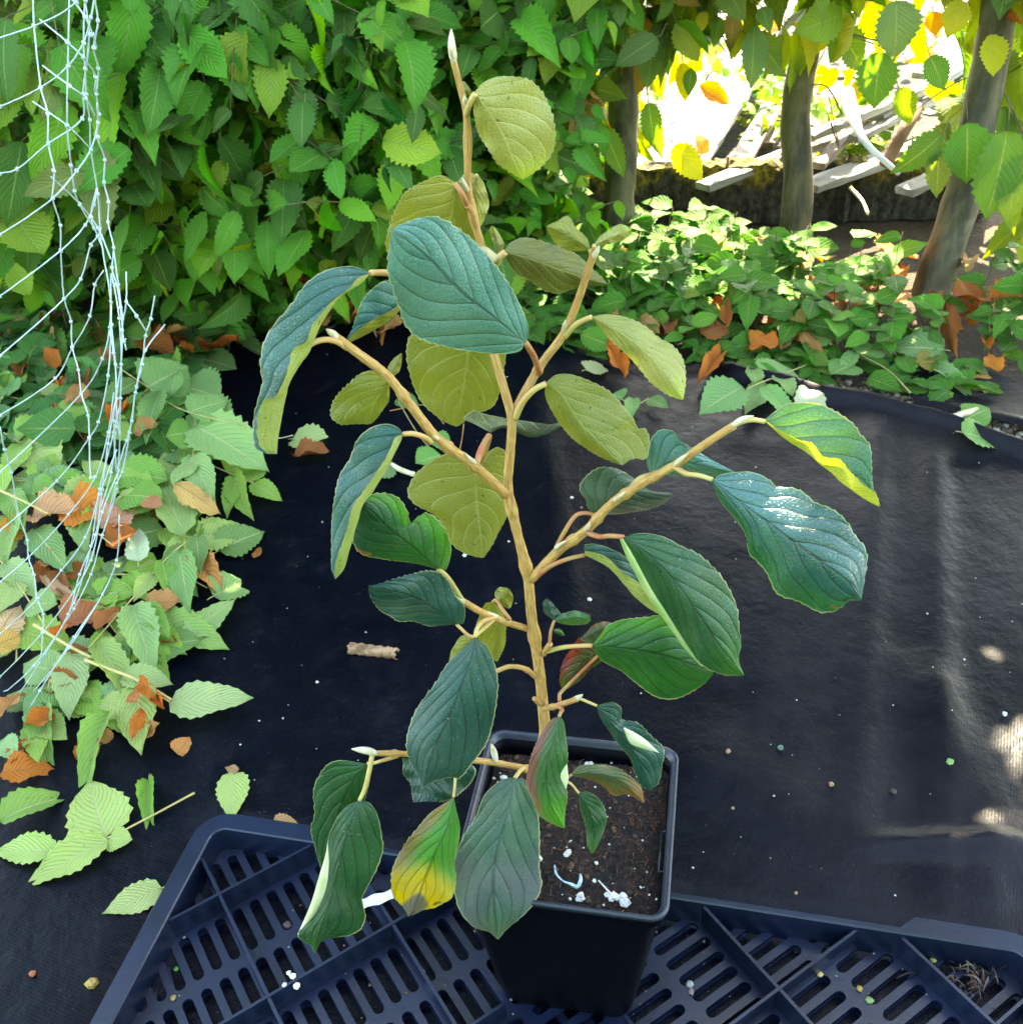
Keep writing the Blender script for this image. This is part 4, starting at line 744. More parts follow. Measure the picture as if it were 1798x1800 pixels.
# ------------------------------------------------------------------ leaf templates for the crowd
def make_template(nu=13, shape=(.62, .5), teeth=9, tw=.10, seed=0, fold=.12, bend=.25, pointy=1.0, wavy=.02):
    """unit leaf: x along 0..1, y across, z up; returns verts, faces, uv"""
    r = np.random.default_rng(seed); u = np.linspace(0, 1, nu*2+1); wv = [-1, -.55, 0, .55, 1]
    w = np.sin(math.pi*u**shape[0])**.75*shape[1]*(1-.25*u**3*pointy); w[0] = .004; w[-1] = .003
    if pointy: w *= np.where(u > .82, 1-((u-.82)/.18)**1.5*.45, 1)
    V = []; UV = []
    for i, x in enumerate(u):
        for s in wv:
            tt = 1+(tw*(.5 if i % 2 else -.5) if abs(s) == 1 else 0)
            y = s*w[i]*tt; z = -bend*x*x+fold*abs(y)*1.2+wavy*math.sin(x*11+seed+s*2)*abs(s)
            V.append((x-(.012 if (abs(s) == 1 and i % 2) else 0), y, z)); UV.append((x, (s+1)/2))
    m = 5; n = len(u)
    f = [(i*m+k, (i+1)*m+k, (i+1)*m+k+1, i*m+k+1) for i in range(n-1) for k in range(m-1)]
    f = [q[::-1] for q in f]
    return np.array(V), np.array(f), np.array(UV)
TH = [make_template(10, (sh, wd_), tw=.20, seed=k, bend=b, fold=fo) for k, (b, fo, sh, wd_) in enumerate(((.15, .15, .78, .27), (.3, .25, .8, .30), (.5, .1, .75, .25), (.05, .35, .85, .28), (.4, .6, .8, .3), (-.1, .2, .8, .33), (.6, .8, .82, .3)))]
TC = [make_template(5, (.68, .34), tw=.10, seed=k+10, bend=b, fold=fo) for k, (b, fo) in enumerate(((.1, .2), (.3, .15), (.2, .35), (-.1, .1)))]
TD_ = [make_template(8, (.75, .28), tw=.16, seed=k+20, bend=b, fold=fo, wavy=.07) for k, (b, fo) in enumerate(((.3, .6), (.4, .5), (-.15, .8), (.35, -.4), (.15, .35), (-.25, .5)))]
class Leaves:
    def __init__(s): s.v = []; s.f = []; s.uv = []; s.c = []; s.n = 0
    def add(s, tmpl, base, d, nrm, L, col, wid=1.0):
        V, Fc, UV = tmpl; d = np.asarray(d, float); d = d/np.linalg.norm(d); nrm = np.asarray(nrm, float); y = np.cross(nrm, d); y /= np.linalg.norm(y)+1e-9; z = np.cross(d, y)
        s.v.append(np.asarray(base)+L*(V[:, :1]*d+V[:, 1:2]*y*wid+V[:, 2:3]*z)); s.f.append(Fc+s.n); s.uv.append(UV); s.n += len(V)
        s.c.append(np.tile([*col, 1.0], (len(V), 1)))
    def build(s, name, mat, parent=None, loc=None):
        V = np.concatenate(s.v); V = V-(np.zeros(3) if loc is None else np.asarray(loc)); Fc = np.concatenate(s.f); UV = np.concatenate(s.uv); C = np.concatenate(s.c)
        me = bpy.data.meshes.new(name); me.vertices.add(len(V)); me.vertices.foreach_set('co', V.ravel())
        me.loops.add(len(Fc)*4); me.loops.foreach_set('vertex_index', Fc.ravel().astype(np.int32)); me.polygons.add(len(Fc))
        me.polygons.foreach_set('loop_start', np.arange(len(Fc), dtype=np.int32)*4); me.update(calc_edges=True)
        me.polygons.foreach_set('use_smooth', [True]*len(Fc))
        me.uv_layers.new(name='UVMap').data.foreach_set('uv', UV[Fc.ravel()].ravel())
        me.color_attributes.new('tint', 'FLOAT_COLOR', 'POINT').data.foreach_set('color', C.ravel()); me.materials.append(mat)
        o = bpy.data.objects.new(name, me); COL.objects.link(o)
        if parent: o.parent = parent
        elif loc is not None: o.location = loc
        return o
def jit(c, k=.25):
    c = np.array(c)*(1+random.uniform(-k, k)); c[0] *= 1+random.uniform(-k, k)*.8; return np.clip(c, 0, 1)
HG = [((.024, .22, .008), 5), ((.05, .31, .010), 4), ((.016, .13, .016), 3), ((.17, .48, .012), 3.4), ((.28, .40, .02), 2.2), ((.14, .15, .02), .6), ((.008, .06, .008), 3), ((.3, .12, .02), .12)]
HY = [((.45, .42, .01), 2), ((.25, .32, .02), 3), ((.08, .2, .02), 4), ((.12, .17, .03), 3), ((.35, .13, .02), .6), ((.05, .14, .02), 2)]
def pick(P, k=.25): return jit(random.choices([p[0] for p in P], [p[1] for p in P])[0], k)

# ------------------------------------------------------------------ hedge trees
trees = {}
def tree(key, label, base_px, pts, r0, r1):
    """trunk through pixels at a distance; the base stands on the ground"""
    P = [onY(px, py, Y) for px, py, Y in pts]; b = P[0].copy(); b[2] = min(b[2], 0)-.02; P = [b]+P[1:] if len(P) > 2 else P
    e = empty('hornbeam_tree', (b[0], b[1], 0)); tag(e, label, 'tree', 'hornbeam trees of the hedge')
    top = P[-1]; dd = top-P[-2]; dd = dd/np.linalg.norm(dd); P += [top+np.array([dd[0]*.3, dd[1]*.3+.05, .45]), top+np.array([dd[0]*.5, .12, 1.0])]
    mb = MB(); tube(mb, np.array(P), [r0*1.15, r0, r0*.92, (r0+r1)/2, r1, r1*.6], 14, None, 60, knobs=.03)
    o = mb.build('trunk', M['trunk'], e); V = np.empty(len(o.data.vertices)*3); o.data.vertices.foreach_get('co', V); V = V.reshape(-1, 3)-np.array([b[0], b[1], 0]); o.data.vertices.foreach_set('co', V.ravel())
    trees[key] = dict(e=e, loc=np.array([b[0], b[1], 0]), L=Leaves(), T=MB(), P=np.array(P)); return e
tree('L0', 'hornbeam behind the hanging netting, its trunk hidden by leaves', 0, [(60, 430, 1.75), (40, 200, 1.8), (60, 0, 1.85)], .014, .010)
tree('L1', 'hornbeam with a thin dark trunk under the dense leaves left of the shrub', 0, [(300, 440, 1.80), (292, 380, 1.85), (285, 180, 1.9), (270, 0, 1.95)], .020, .015)
tree('L2', 'slender hornbeam with a pale thin trunk seen beside the small yellow gap', 0, [(640, 400, 1.95), (622, 320, 2.0), (605, 240, 2.05), (612, 0, 2.1)], .010, .007)
tree('M1', 'hornbeam with a thin upright trunk just right of the shrub top', 0, [(925, 420, 2.05), (935, 250, 2.1), (945, 120, 2.12), (940, 0, 2.15)], .012, .010)
tree('R1', 'hornbeam trunk at the left end of the mossy board, lit along its right side', 0, [(1083, 400, 1.95), (1090, 300, 1.98), (1096, 180, 2.0), (1090, 0, 2.0)], .029, .026)
tree('R2', 'smooth grey-green hornbeam trunk crossing in front of the white planks', 0, [(1395, 430, 1.95), (1403, 320, 1.97), (1398, 200, 2.0), (1422, 60, 2.0), (1440, 0, 2.0)], .027, .026)
tree('R3', 'hornbeam with a thick trunk slanting to the right above the fallen leaves', 0, [(1622, 545, 1.74), (1650, 470, 1.76), (1690, 350, 1.78), (1738, 120, 1.82), (1758, 0, 1.84)], .031, .024)
def nearest(p):
    return min(trees.values(), key=lambda t: abs(p[0]-t['loc'][0])+.3*abs(p[1]-t['loc'][1]))
# spots that the sun reaches through the hedge
SUNSPOTS = [(onZ(a, b), r) for a, b, r in ((1785, 880, .022), (1785, 1230, .018), (1795, 1330, .022), (1798, 1420, .02), (1770, 1485, .008), (1740, 1560, .006), (1655, 1560, .012), (1640, 1495, .01), (1700, 1120, .02),
            (1440, 1370, .012), (1330, 1290, .012), (1780, 1010, .02), (1500, 980, .006), (1420, 1180, .006), (1790, 1380, .03))]
SUNSPOTS += [(onY(px, py, PYY+dy), r) for px, py, dy, r in ((958, 165, .0, .006), (1185, 600, 0, .018), (1140, 560, .01, .012), (1480, 770, -.06, .03), (1400, 745, -.05, .014), (690, 1035, -.04, .010), (795, 70, 0, .008), (1048, 440, 0, .010), (880, 440, .01, .008), (1310, 740, -.045, .012))]
SUNSPOTS += [(onZ(px, py, .03), .022) for px, py in ((430, 1000), (380, 1230), (130, 1420), (1423, 683), (240, 960), (100, 1180))]
def lets_sun(p, pad=.018):
    for s, r in SUNSPOTS:
        q = p-s; t = q@SUN
        if t > .05 and np.linalg.norm(q-SUN*t) < r+pad: return True
    return False
def in_window(p):           # the open gaps between the trunks, seen against the planks
    x, y = topix(p)
    return (1110 < x < 1720) and (95 < y < 335)
def spray(p, t, pal, L=.085, n=6, down=.8, face=None, tm=TH, mk=True):
    """a short twig with alternate leaves"""
    a = random.uniform(0, 6.28); d = nz(random.gauss(0, 1), random.gauss(-.5, .5), random.gauss(-.25, .5)); ln = L*n*.42
    side = nz(*np.cross(d, [0, 0, 1])+rng.normal(0, .1, 3)); P = []
    for k in range(n):
        q = p+d*ln*(k/n-.5)+np.array([0, 0, -.25*ln*(k/n)**2]); P.append(q)
        s = side*(1 if k % 2 else -1); dd = nz(*(d*.6+s*.85+np.array([0, -.1, -down*.6])+rng.normal(0, .38, 3)))
        fc = np.array(face if face is not None else (0, -.6, .8))+rng.normal(0, .45, 3); 
        lt = L*random.choice((.5, .75, .9, 1.0, 1.1, 1.25))
        if mk and lets_sun(q+dd*lt*.5): continue
        t['L'].add(random.choice(tm), q-t['loc'], dd, fc, lt, pick(pal), random.uniform(.85, 1.15))
    if n > 3: tube(t['T'], np.array(P)-t['loc'], [.0011, .0006], 4)
def area(poly, Y0_, Y1_, cnt, pal, L=.085, seed=0, **k):
    poly = np.array(poly, float); mn, mxx = poly.min(0), poly.max(0); c = 0; tries = 0
    while c < cnt and tries < cnt*30:
        tries += 1; x, y = random.uniform(mn[0], mxx[0]), random.uniform(mn[1], mxx[1]); ins = False
        for i in range(len(poly)):
            a, b = poly[i], poly[i-1]
            if (a[1] > y) != (b[1] > y) and x < (b[0]-a[0])*(y-a[1])/(b[1]-a[1])+a[0]: ins = not ins
        if not ins: continue
        p = onY(x, y, random.uniform(Y0_, Y1_)); 
        if p[2] < .02: continue
        spray(p, nearest(p), pal, L, **k); c += 1
# dense wall of leaves on the left, several layers deep
area([(-120, -60), (1020, -60), (1010, 120), (980, 190), (1000, 330), (900, 400), (700, 395), (560, 420), (420, 470), (200, 470), (-120, 470)], 1.60, 1.95, 430, HG, .067, down=.7)
area([(-150, -60), (1040, -60), (1030, 300), (880, 380), (500, 440), (-120, 560)], 1.95, 2.5, 260, HG, .085)
area([(180, -20), (700, -20), (720, 260), (600, 380), (300, 330), (170, 200)], 1.42, 1.62, 85, HG, .068, down=.8)
area([(-60, -20), (230, -20), (260, 300), (-60, 420)], 1.35, 1.6, 26, HG[:6]+[((.16, .17, .05), 2)], .09, down=.8)
area([(700, 200), (1030, 200), (1045, 400), (760, 420)], 1.75, 2.0, 60, HG, .055, n=5, down=.3)
# right: leaves hanging into the gaps from above
area([(880, -60), (1850, -60), (1850, 30), (1500, 20), (1260, 60), (1060, 100), (880, 120)], 1.7, 2.05, 34, HY, .08, n=5, down=1.2)
area([(1060, 60), (1130, 60), (1120, 310), (1060, 300)], 2.1, 2.2, 4, HY, .07, n=4, down=1.2)
area([(1690, 60), (1850, 60), (1850, 380), (1750, 380), (1700, 240)], 1.85, 2.1, 17, HY, .085, n=5, down=1.1)
area([(870, 60), (1040, 60), (1030, 170), (960, 160)], 1.85, 2.1, 16, HY[1:], .075, n=4, down=1.1)
area([(900, -40), (1850, -40), (1850, 60), (1700, 90), (1560, 40), (1260, 70), (1100, 120), (900, 160)], 2.25, 2.6, 22, [((.6, .5, .005), 4), ((.45, .5, .01), 2), ((.6, .18, .01), 1), ((.2, .36, .02), 2)], .075, n=4, down=1.1, mk=False)
area([(1120, 70), (1260, 70), (1230, 330), (1130, 330)], 2.22, 2.4, 3, [((.6, .5, .005), 4), ((.3, .42, .01), 2), ((.5, .12, .01), 1)], .07, n=3, down=1.1, mk=False)
area([(1400, 80), (1560, 60), (1560, 140), (1430, 150)], 2.25, 2.4, 5, [((.6, .5, .005), 4), ((.6, .18, .01), 1)], .06, n=3, down=1.1, mk=False)
area([(590, 230), (690, 230), (680, 290), (600, 290)], 2.3, 2.4, 3, [((.6, .5, .005), 4)], .05, n=3, mk=False)
# single leaves picked out against the light
for px, py, qx, qy, Y, wd, c in ((1325, 45, 1322, 150, 1.75, .8, (.09, .17, .05)), (1545, 90, 1538, 188, 1.75, 1.1, (.06, .2, .02)), (1575, 0, 1580, 100, 1.7, 1.25, (.18, .26, .1)), (1480, 25, 1400, 55, 1.75, 1.2, (.2, .32, .02)), (1480, 60, 1465, 105, 1.8, 1.2, (.08, .22, .02)),
      (1655, 235, 1590, 305, 1.72, 1.1, (.05, .16, .03)), (1650, 262, 1648, 345, 1.72, .9, (.14, .18, .05)), (1700, 215, 1700, 318, 1.68, 1.3, (.03, .17, .01)), (1635, 98, 1660, 155, 1.75, 1.2, (.04, .18, .02)), (1265, 30, 1255, 80, 1.8, .8, (.08, .2, .02)),
      (1155, 65, 1085, 110, 1.7, 1.0, (.08, .13, .04)), (1200, 110, 1205, 175, 1.9, .8, (.5, .45, 0)), (1215, 120, 1210, 165, 1.85, .9, (.03, .14, .02)), (1140, 90, 1120, 160, 1.85, .9, (.25, .07, .02)), (1185, 255, 1235, 315, 1.9, 1.0, (.5, .45, .01)), (1240, 20, 1222, 62, 1.8, .8, (.55, .45, .01)),
      (1290, 10, 1285, 85, 1.75, .7, (.3, .1, .02)), (960, 0, 965, 80, 1.7, 1.1, (.06, .2, .03)), (905, 10, 893, 90, 1.7, .9, (.12, .2, .05)), (1020, 10, 1010, 90, 1.7, 1.1, (.08, .19, .05)), (1080, 0, 1095, 40, 1.7, 1.1, (.12, .25, .08)), (1060, 220, 1095, 310, 1.85, .7, (.05, .16, .02)), (1140, 180, 1150, 250, 1.9, .8, (.04, .15, .02)),
      (1375, 60, 1350, 130, 1.85, .7, (.09, .12, .02)), (1640, 20, 1645, 60, 1.9, 1.3, (.65, .2, .01)), (1690, 0, 1670, 60, 1.75, 1.2, (.55, .5, .01)), (1740, 60, 1748, 130, 1.75, 1.3, (.45, .45, .01)), (1770, 230, 1745, 385, 1.65, 1.1, (.1, .26, .02)), (1790, 270, 1775, 390, 1.65, .9, (.25, .35, .04)), (1520, 150, 1590, 60, 2.0, .5, (.5, .48, .01)), (1470, 120, 1440, 160, 2.0, .8, (.5, .48, .01)), (1580, 155, 1605, 215, 1.9, 1.0, (.12, .2, .02))):
    a, b = onY(px, py, Y), onY(qx, qy, Y-.02); t = nearest(a); dd = b-a; L_ = np.linalg.norm(dd)*1.05
    t['L'].add(random.choice(TH[:4]), a-t['loc'], dd, (random.gauss(0, .2), -1, .35+random.gauss(0, .15)), L_, jit(c, .08), wd*1.15)
    tube(t['T'], np.array([a-dd*.25+np.array([0, .01, .01]), a-dd*.1, a])-t['loc'], .0009, 4)
for pts in ([(1800, 235), (1740, 130), (1690, 140), (1640, 170), (1600, 200)], [(1580, 80), (1500, 60), (1440, 40)], [(1250, 0), (1270, 60), (1285, 95)], [(1480, 200), (1450, 150), (1400, 155)], [(1440, 0), (1450, 30), (1480, 55), (1560, 85)], [(1460, 215), (1475, 260), (1465, 210), (1455, 160)], [(1690, 380), (1740, 370), (1798, 360)],
            [(210, 180), (240, 240), (300, 300), (330, 420)], [(480, 330), (560, 400), (640, 440), (700, 470)], [(640, 240), (640, 330), (680, 400)], [(250, 480), (300, 360), (350, 300)], [(400, 480), (420, 380), (380, 300)], [(520, 480), (500, 400), (460, 330)]):
    Y = 1.8; P = np.array([onY(a, b, Y+.03*i) for i, (a, b) in enumerate(pts)]); t = nearest(P[0]); tube(t['T'], P-t['loc'], [.0018, .001], 5, None, 16)
# the upper hedge above the picture, which shades the foreground
for _ in range(900):
    p = np.array([random.uniform(.05, 1.7), random.uniform(1.7, 2.15), random.uniform(.6, 1.15)])
    if topix(p)[1] > -75: continue
    spray(p, nearest(p), HG, .11, n=5, tm=TC)
for _ in range(6600):
    p = np.array([random.uniform(-1.4, 2.8), random.uniform(1.6, 2.6), random.uniform(.62, 2.7)])
    if p[0] > .1: p[1] = 1.6+(p[1]-1.6)*.5
    if p[2] < .85 and not p[0] < .1:
        continue
    x, y = topix(p)
    if y > -70 and 0 < p[0]: continue
    if y > -40: continue
    spray(p, nearest(p), HG, .12, n=5, tm=TC)
for k_, t in trees.items():
    if t['L'].v: t['L'].build('crown', M['hedge' if k_[0] == 'R' else 'hedged'], t['e'])
    if t['T'].v: t['T'].build('twigs', M['twig'], t['e'])

gh = Leaves()  # unseen hedge added behind the camera to block low sky light
for _ in range(2600):
    gh.add(random.choice(TC), (random.uniform(-4, 4), random.uniform(-2.6, -2.2), random.uniform(0, 2.1)), nz(random.gauss(0, 1), random.gauss(.3, .6), -1), (0, .6, .8), random.uniform(.16, .26), pick(HG))
ghe = empty('added_rear_hedge', (0, -2.1, 0)); tag(ghe, 'added leafy hedge, unseen behind the camera, cutting the low sky light', 'hedge')
o_ = gh.build('foliage', M['hedge'], ghe, loc=(0, -2.1, 0))
mb = MB()
for k in range(9): tube(mb, [(-3.6+k*.9, 0, -.02), (-3.55+k*.9, .03, 1.2), (-3.6+k*.9, 0, 2.3)], [.03, .015], 8, None, 12)
mb.build('trunks', M['trunk'], ghe)

# ------------------------------------------------------------------ board, planks and rubbish behind the hedge
M['board'] = simple_mat('weathered_board', (.05, .04, .025), (.16, .14, .10), 40, .85, .004, 120, .3)
def moss_mat():
    m, nt, bs, out = newmat('mossy_concrete'); g = NG(nt); tc = g.n('ShaderNodeTexCoord'); o = tc.outputs['Object']; sp = g.n('ShaderNodeSeparateXYZ'); nt.links.new(o, sp.inputs[0])
    n = g.noise(14, o, 5, .7); n2 = g.noise(60, o, 4, .7)
    c = g.mix(g.sm(n2, .35, .65), (.012, .010, .007), (.055, .048, .035)); moss = g.mix(g.sm(n2, .4, .6), (.06, .055, .008), (.25, .17, .015))
    k = g.m('MULTIPLY', g.sm(g.m('ADD', sp.outputs[2], g.m('MULTIPLY', n, .05)), .095, .125), g.sm(n, .38, .55))
    c = g.mix(k, c, moss); nt.links.new(c, bs.inputs['Base Color']); bs.inputs['Roughness'].default_value = .95; nt.links.new(g.bump(g.m('ADD', n2, n), .012), bs.inputs['Normal']); return m
def roughbox(name, mat, L, Wd, Hh, n=24, amp=.003, parent=None, seed=1, smooth=False):
    mb = MB(); loops = []; r = np.random.default_rng(seed); prof = [(-1, 0), (-1, .5), (-1, .9), (-.93, 1), (-.3, 1), (.3, 1), (.93, 1), (1, .9), (1, .5), (1, 0)]
    for i in range(n+1):
        x = L*(i/n-.5); loops.append(np.array([(x, q[0]*Wd/2+r.normal(0, amp), q[1]*Hh+(r.normal(0, amp) if q[1] > 0 else 0)) for q in prof]))
    loft(mb, loops, True, True); return mb.build(name, mat, parent, smooth)
def lay(o, a, b, z=0, tilt=0):
    a = np.array(a, float); b = np.array(b, float); o.location = (a+b)/2; d = Vector(b-a); o.rotation_euler = d.to_track_quat('X', 'Z').to_euler(); return o
A_, B_ = onZ(1020, 388, 0.0), onZ(1800, 432, 0.0)
bd = roughbox('edging_board', moss_mat(), 1.0, .045, .125, 60, .004)
A_[1] = 2.2; B_[1] = 2.12; A_[2] = B_[2] = -.005; lay(bd, A_, B_); bd.scale = (np.linalg.norm(B_-A_), 1, 1); tag(bd, 'low mossy concrete edging board running behind the hedge trunks', 'edging')
mb = MB(); p = onY(1273, 360, 2.165); tube(mb, [(p[0], p[1], .0), (p[0]+.001, p[1], .135)], .004, 6)
tag(mb.build('iron_pin', M['twig']), 'thin dark iron pin against the front of the mossy board', 'pin')
M['plankw'] = simple_mat('bleached_wood', (.15, .14, .13), (.30, .29, .28), 20, .7, .003, 160, .3, stretch=(.15, 1, 1))
M['plankg'] = simple_mat('grey_brown_wood', (.12, .09, .075), (.24, .2, .17), 20, .8, .003, 160, .3, stretch=(.15, 1, 1))
def plank(a, b, wpx, z, mat, label, th=.014, cat='plank', name='plank'):
    A, B = onZ(*a, z), onZ(*b, z); L = np.linalg.norm(B-A); m = (A+B)/2; dep = (m-CAM)@fw
    o = roughbox(name, M[mat], L, wpx*dep/F, th, 16, .0012, seed=int(a[0])); A[2] -= th; B[2] -= th; lay(o, A, B); tag(o, label, cat, 'planks of the collapsed pile'); return o
plank((1185, 285), (1325, 85), 92, .12, 'plankw', 'widest bleached plank, lying steeply just right of the leftmost gap trunk')
plank((1282, 312), (1408, 95), 34, .10, 'plankg', 'greyish plank lying parallel on the right of the widest bleached plank')
plank((1120, 300), (1262, 60), 45, .09, 'plankg', 'brown-grey plank half hidden on the left of the widest bleached plank')
plank((1235, 322), (1640, 165), 30, .115, 'plankw', 'long narrow white plank passing behind the middle trunk')
plank((1420, 322), (1700, 222), 46, .12, 'plankw', 'white plank resting along the mossy board right of the middle trunk')
plank((1420, 235), (1660, 135), 22, .20, 'plankw', 'thin white batten topmost of the pile, between the two right trunks')
plank((1500, 238), (1680, 150), 20, .17, 'plankw', 'thin white batten second below the topmost one')
plank((1380, 270), (1600, 190), 18, .13, 'plankg', 'thin grey batten under the white battens')
plank((1640, 130), (1760, -30), 60, .1, 'plankw', 'short white plank pointing up past the slanting trunk')
plank((1010, 190), (1100, 30), 60, .05, 'plankg', 'pinkish grey plank seen left of the lit trunk')
plank((940, 170), (1010, 20), 40, .05, 'plankg', 'narrow pinkish grey plank furthest left, behind the hanging leaves')
plank((1590, 330), (1800, 240), 34, .11, 'plankw', 'white plank end showing left of the slanting trunk')
plank((1440, 285), (1560, 150), 20, .16, 'plankg', 'dark grey batten crossing steeply under the pale pipe')
plank((1345, 250), (1450, 60), 24, .06, 'plankg', 'brown-grey plank right of the middle gap, half sunk in weeds')
plank((1540, 200), (1780, 60), 26, .18, 'plankw', 'long thin white batten running up behind the slanting trunk')
mb = MB(); P = np.array([onZ(1488, 165, .25), onZ(1500, 205, .24), onZ(1525, 255, .22), onZ(1580, 305, .17)]); tube(mb, P, [.016, .014, .006, .005], 8, None, 20)
tag(mb.build('grey_pipe', simple_mat('pale_plastic', (.5, .58, .62), (.6, .66, .7), 20, .4)), 'pale blue-grey pipe lying across the white planks', 'pipe')
mb = MB(); P = np.array([onZ(1555, 290, .14), onZ(1590, 225, .2), onZ(1612, 190, .22)]); tube(mb, P, .014, 8, None, 12)
tag(mb.build('rusty_bar', simple_mat('rusty_wood', (.16, .08, .05), (.24, .13, .09), 30, .8)), 'reddish brown bar propped under the white battens', 'bar')
mb = MB(); a_ = [(-3, 2.32), (9, 2.2), (9, 12), (-3, 12)]; nn_ = 40; V = []
for j in range(nn_+1):
    for i in range(nn_+1): V.append((-3+12*i/nn_, 2.3+9*(j/nn_)**1.5, .03+random.uniform(-.01, .012)+.02*(j/nn_)))
mb.add(V, [(j*(nn_+1)+i, j*(nn_+1)+i+1, (j+1)*(nn_+1)+i+1, (j+1)*(nn_+1)+i) for j in range(nn_) for i in range(nn_)])
tag(mb.build('yard', simple_mat('dusty_yard', (.012, .009, .007), (.05, .04, .03), 9, .9, .01, 60, .3)), kind='structure')
mb = MB(); r_ = np.random.default_rng(3)
for _ in range(150):
    x, y = r_.uniform(1.0, 5) , 0; px, py = r_.uniform(850, 1950), r_.uniform(-120, 320)
    if 1130 < px < 1400 and 60 < py: continue
    p = onZ(px, py, .02); s = r_.uniform(.02, .07)*(1 if py > 60 else 1.6)
    lump(mb, p, s, [(.3, .28, .26), (.2, .17, .15), (.42, .42, .4), (.12, .09, .07), (.28, .28, .31)][r_.integers(5)], .5)
tag(mb.build('rubble', M['grit'], smooth=False), 'pale broken rubble lying in the sun beyond the hedge', 'rubble', kind='stuff')
wl = Leaves()
for _ in range(900):
    px, py = random.choice([(random.gauss(1345, 40), random.gauss(215, 35)), (random.uniform(850, 1850), random.uniform(-60, 300)), (random.gauss(1500, 40), random.gauss(290, 20))]); p = onZ(px, py, .02)
    p[2] = random.uniform(.0, .16); wl.add(random.choice(TC), p, nz(random.gauss(0, 1), random.gauss(0, 1), .5), (random.gauss(0, .4), random.gauss(0, .4), 1), random.uniform(.02, .05), pick([((.12, .3, .04), 3), ((.3, .34, .04), 2), ((.5, .5, .1), 1)]))
tag(wl.build('weeds', M['cover']), 'bright green and yellow weeds growing through the rubble in the sun', 'weeds', kind='stuff')

# ------------------------------------------------------------------ ground cover at the foot of the hedge
gc = Leaves(); gs = MB()
CG = [((.015, .15, .008), 4), ((.025, .20, .012), 4), ((.012, .095, .014), 3), ((.08, .27, .02), 1.6), ((.16, .24, .03), .5), ((.35, .12, .02), .25)]
def cover(poly, n, L=(.03, .065), h=(.01, .12), pal=CG, zoff=0):
    poly = np.array(poly, float); mn, mxx = poly.min(0), poly.max(0); c = 0
    while c < n:
        x, y = random.uniform(mn[0], mxx[0]), random.uniform(mn[1], mxx[1]); ins = False
        for i in range(len(poly)):
            a, b = poly[i], poly[i-1]
            if (a[1] > y) != (b[1] > y) and x < (b[0]-a[0])*(y-a[1])/(b[1]-a[1])+a[0]: ins = not ins
        if not ins: continue
        if 1545 < x < 1720 and 415 < y < 600 and random.random() < .85: c += 1; continue
        c += 1; g0 = onZ(x, y, 0); ht = random.uniform(*h); top = g0+np.array([random.gauss(0, .02), random.gauss(0, .02), ht]); k = random.choice((2, 3, 4, 5))
        tube(gs, [g0-np.array([0, 0, .01]), (g0+top)/2+rng.normal(0, .004, 3), top], [.0011, .0007], 4)
        for j in range(k):
            a = random.uniform(0, 6.28); q = g0+(top-g0)*random.uniform(.55, 1)
            gc.add(random.choice(TC+TH[:3]), q+0, (math.cos(a), math.sin(a), random.uniform(-.25, .35)), (random.gauss(0, .3), random.gauss(-.35, .3), 1), random.uniform(*L), pick(pal), random.uniform(.9, 1.25))
cover([(900, 430), (1150, 450), (1350, 470), (1700, 520), (1850, 530), (1850, 640), (1600, 640), (1400, 620), (1180, 600), (1050, 560), (900, 560), (850, 480)], 215)
cover([(1060, 430), (1300, 440), (1320, 560), (1100, 590)], 100, h=(.03, .10))
cover([(640, 470), (1080, 500), (1220, 600), (1210, 655), (1080, 640), (880, 600), (700, 570), (640, 560)], 95, h=(.01, .06))
cover([(1200, 590), (1500, 620), (1790, 690), (1790, 720), (1500, 665), (1240, 665)], 42, L=(.03, .06), h=(.005, .03))
cover([(-60, 380), (700, 440), (760, 530), (640, 570), (400, 620), (200, 660), (-60, 660)], 300, L=(.04, .07))
cover([(700, 300), (1060, 320), (1040, 440), (760, 430)], 130, L=(.035, .06), h=(.02, .2))
cover([(-60, 560), (330, 600), (300, 800), (-60, 860)], 110, L=(.05, .085), h=(.01, .07), pal=[((.02, .15, .05), 3), ((.04, .22, .05), 3), ((.1, .26, .07), 1)])
tag(gc.build('ground_cover', M['cover']), 'low green leafy ground cover along the foot of the hedge', 'ground cover', kind='stuff')
tag(gs.build('ground_cover_stems', M['twig']), 'thin stems of the low ground cover', 'stems', kind='stuff')

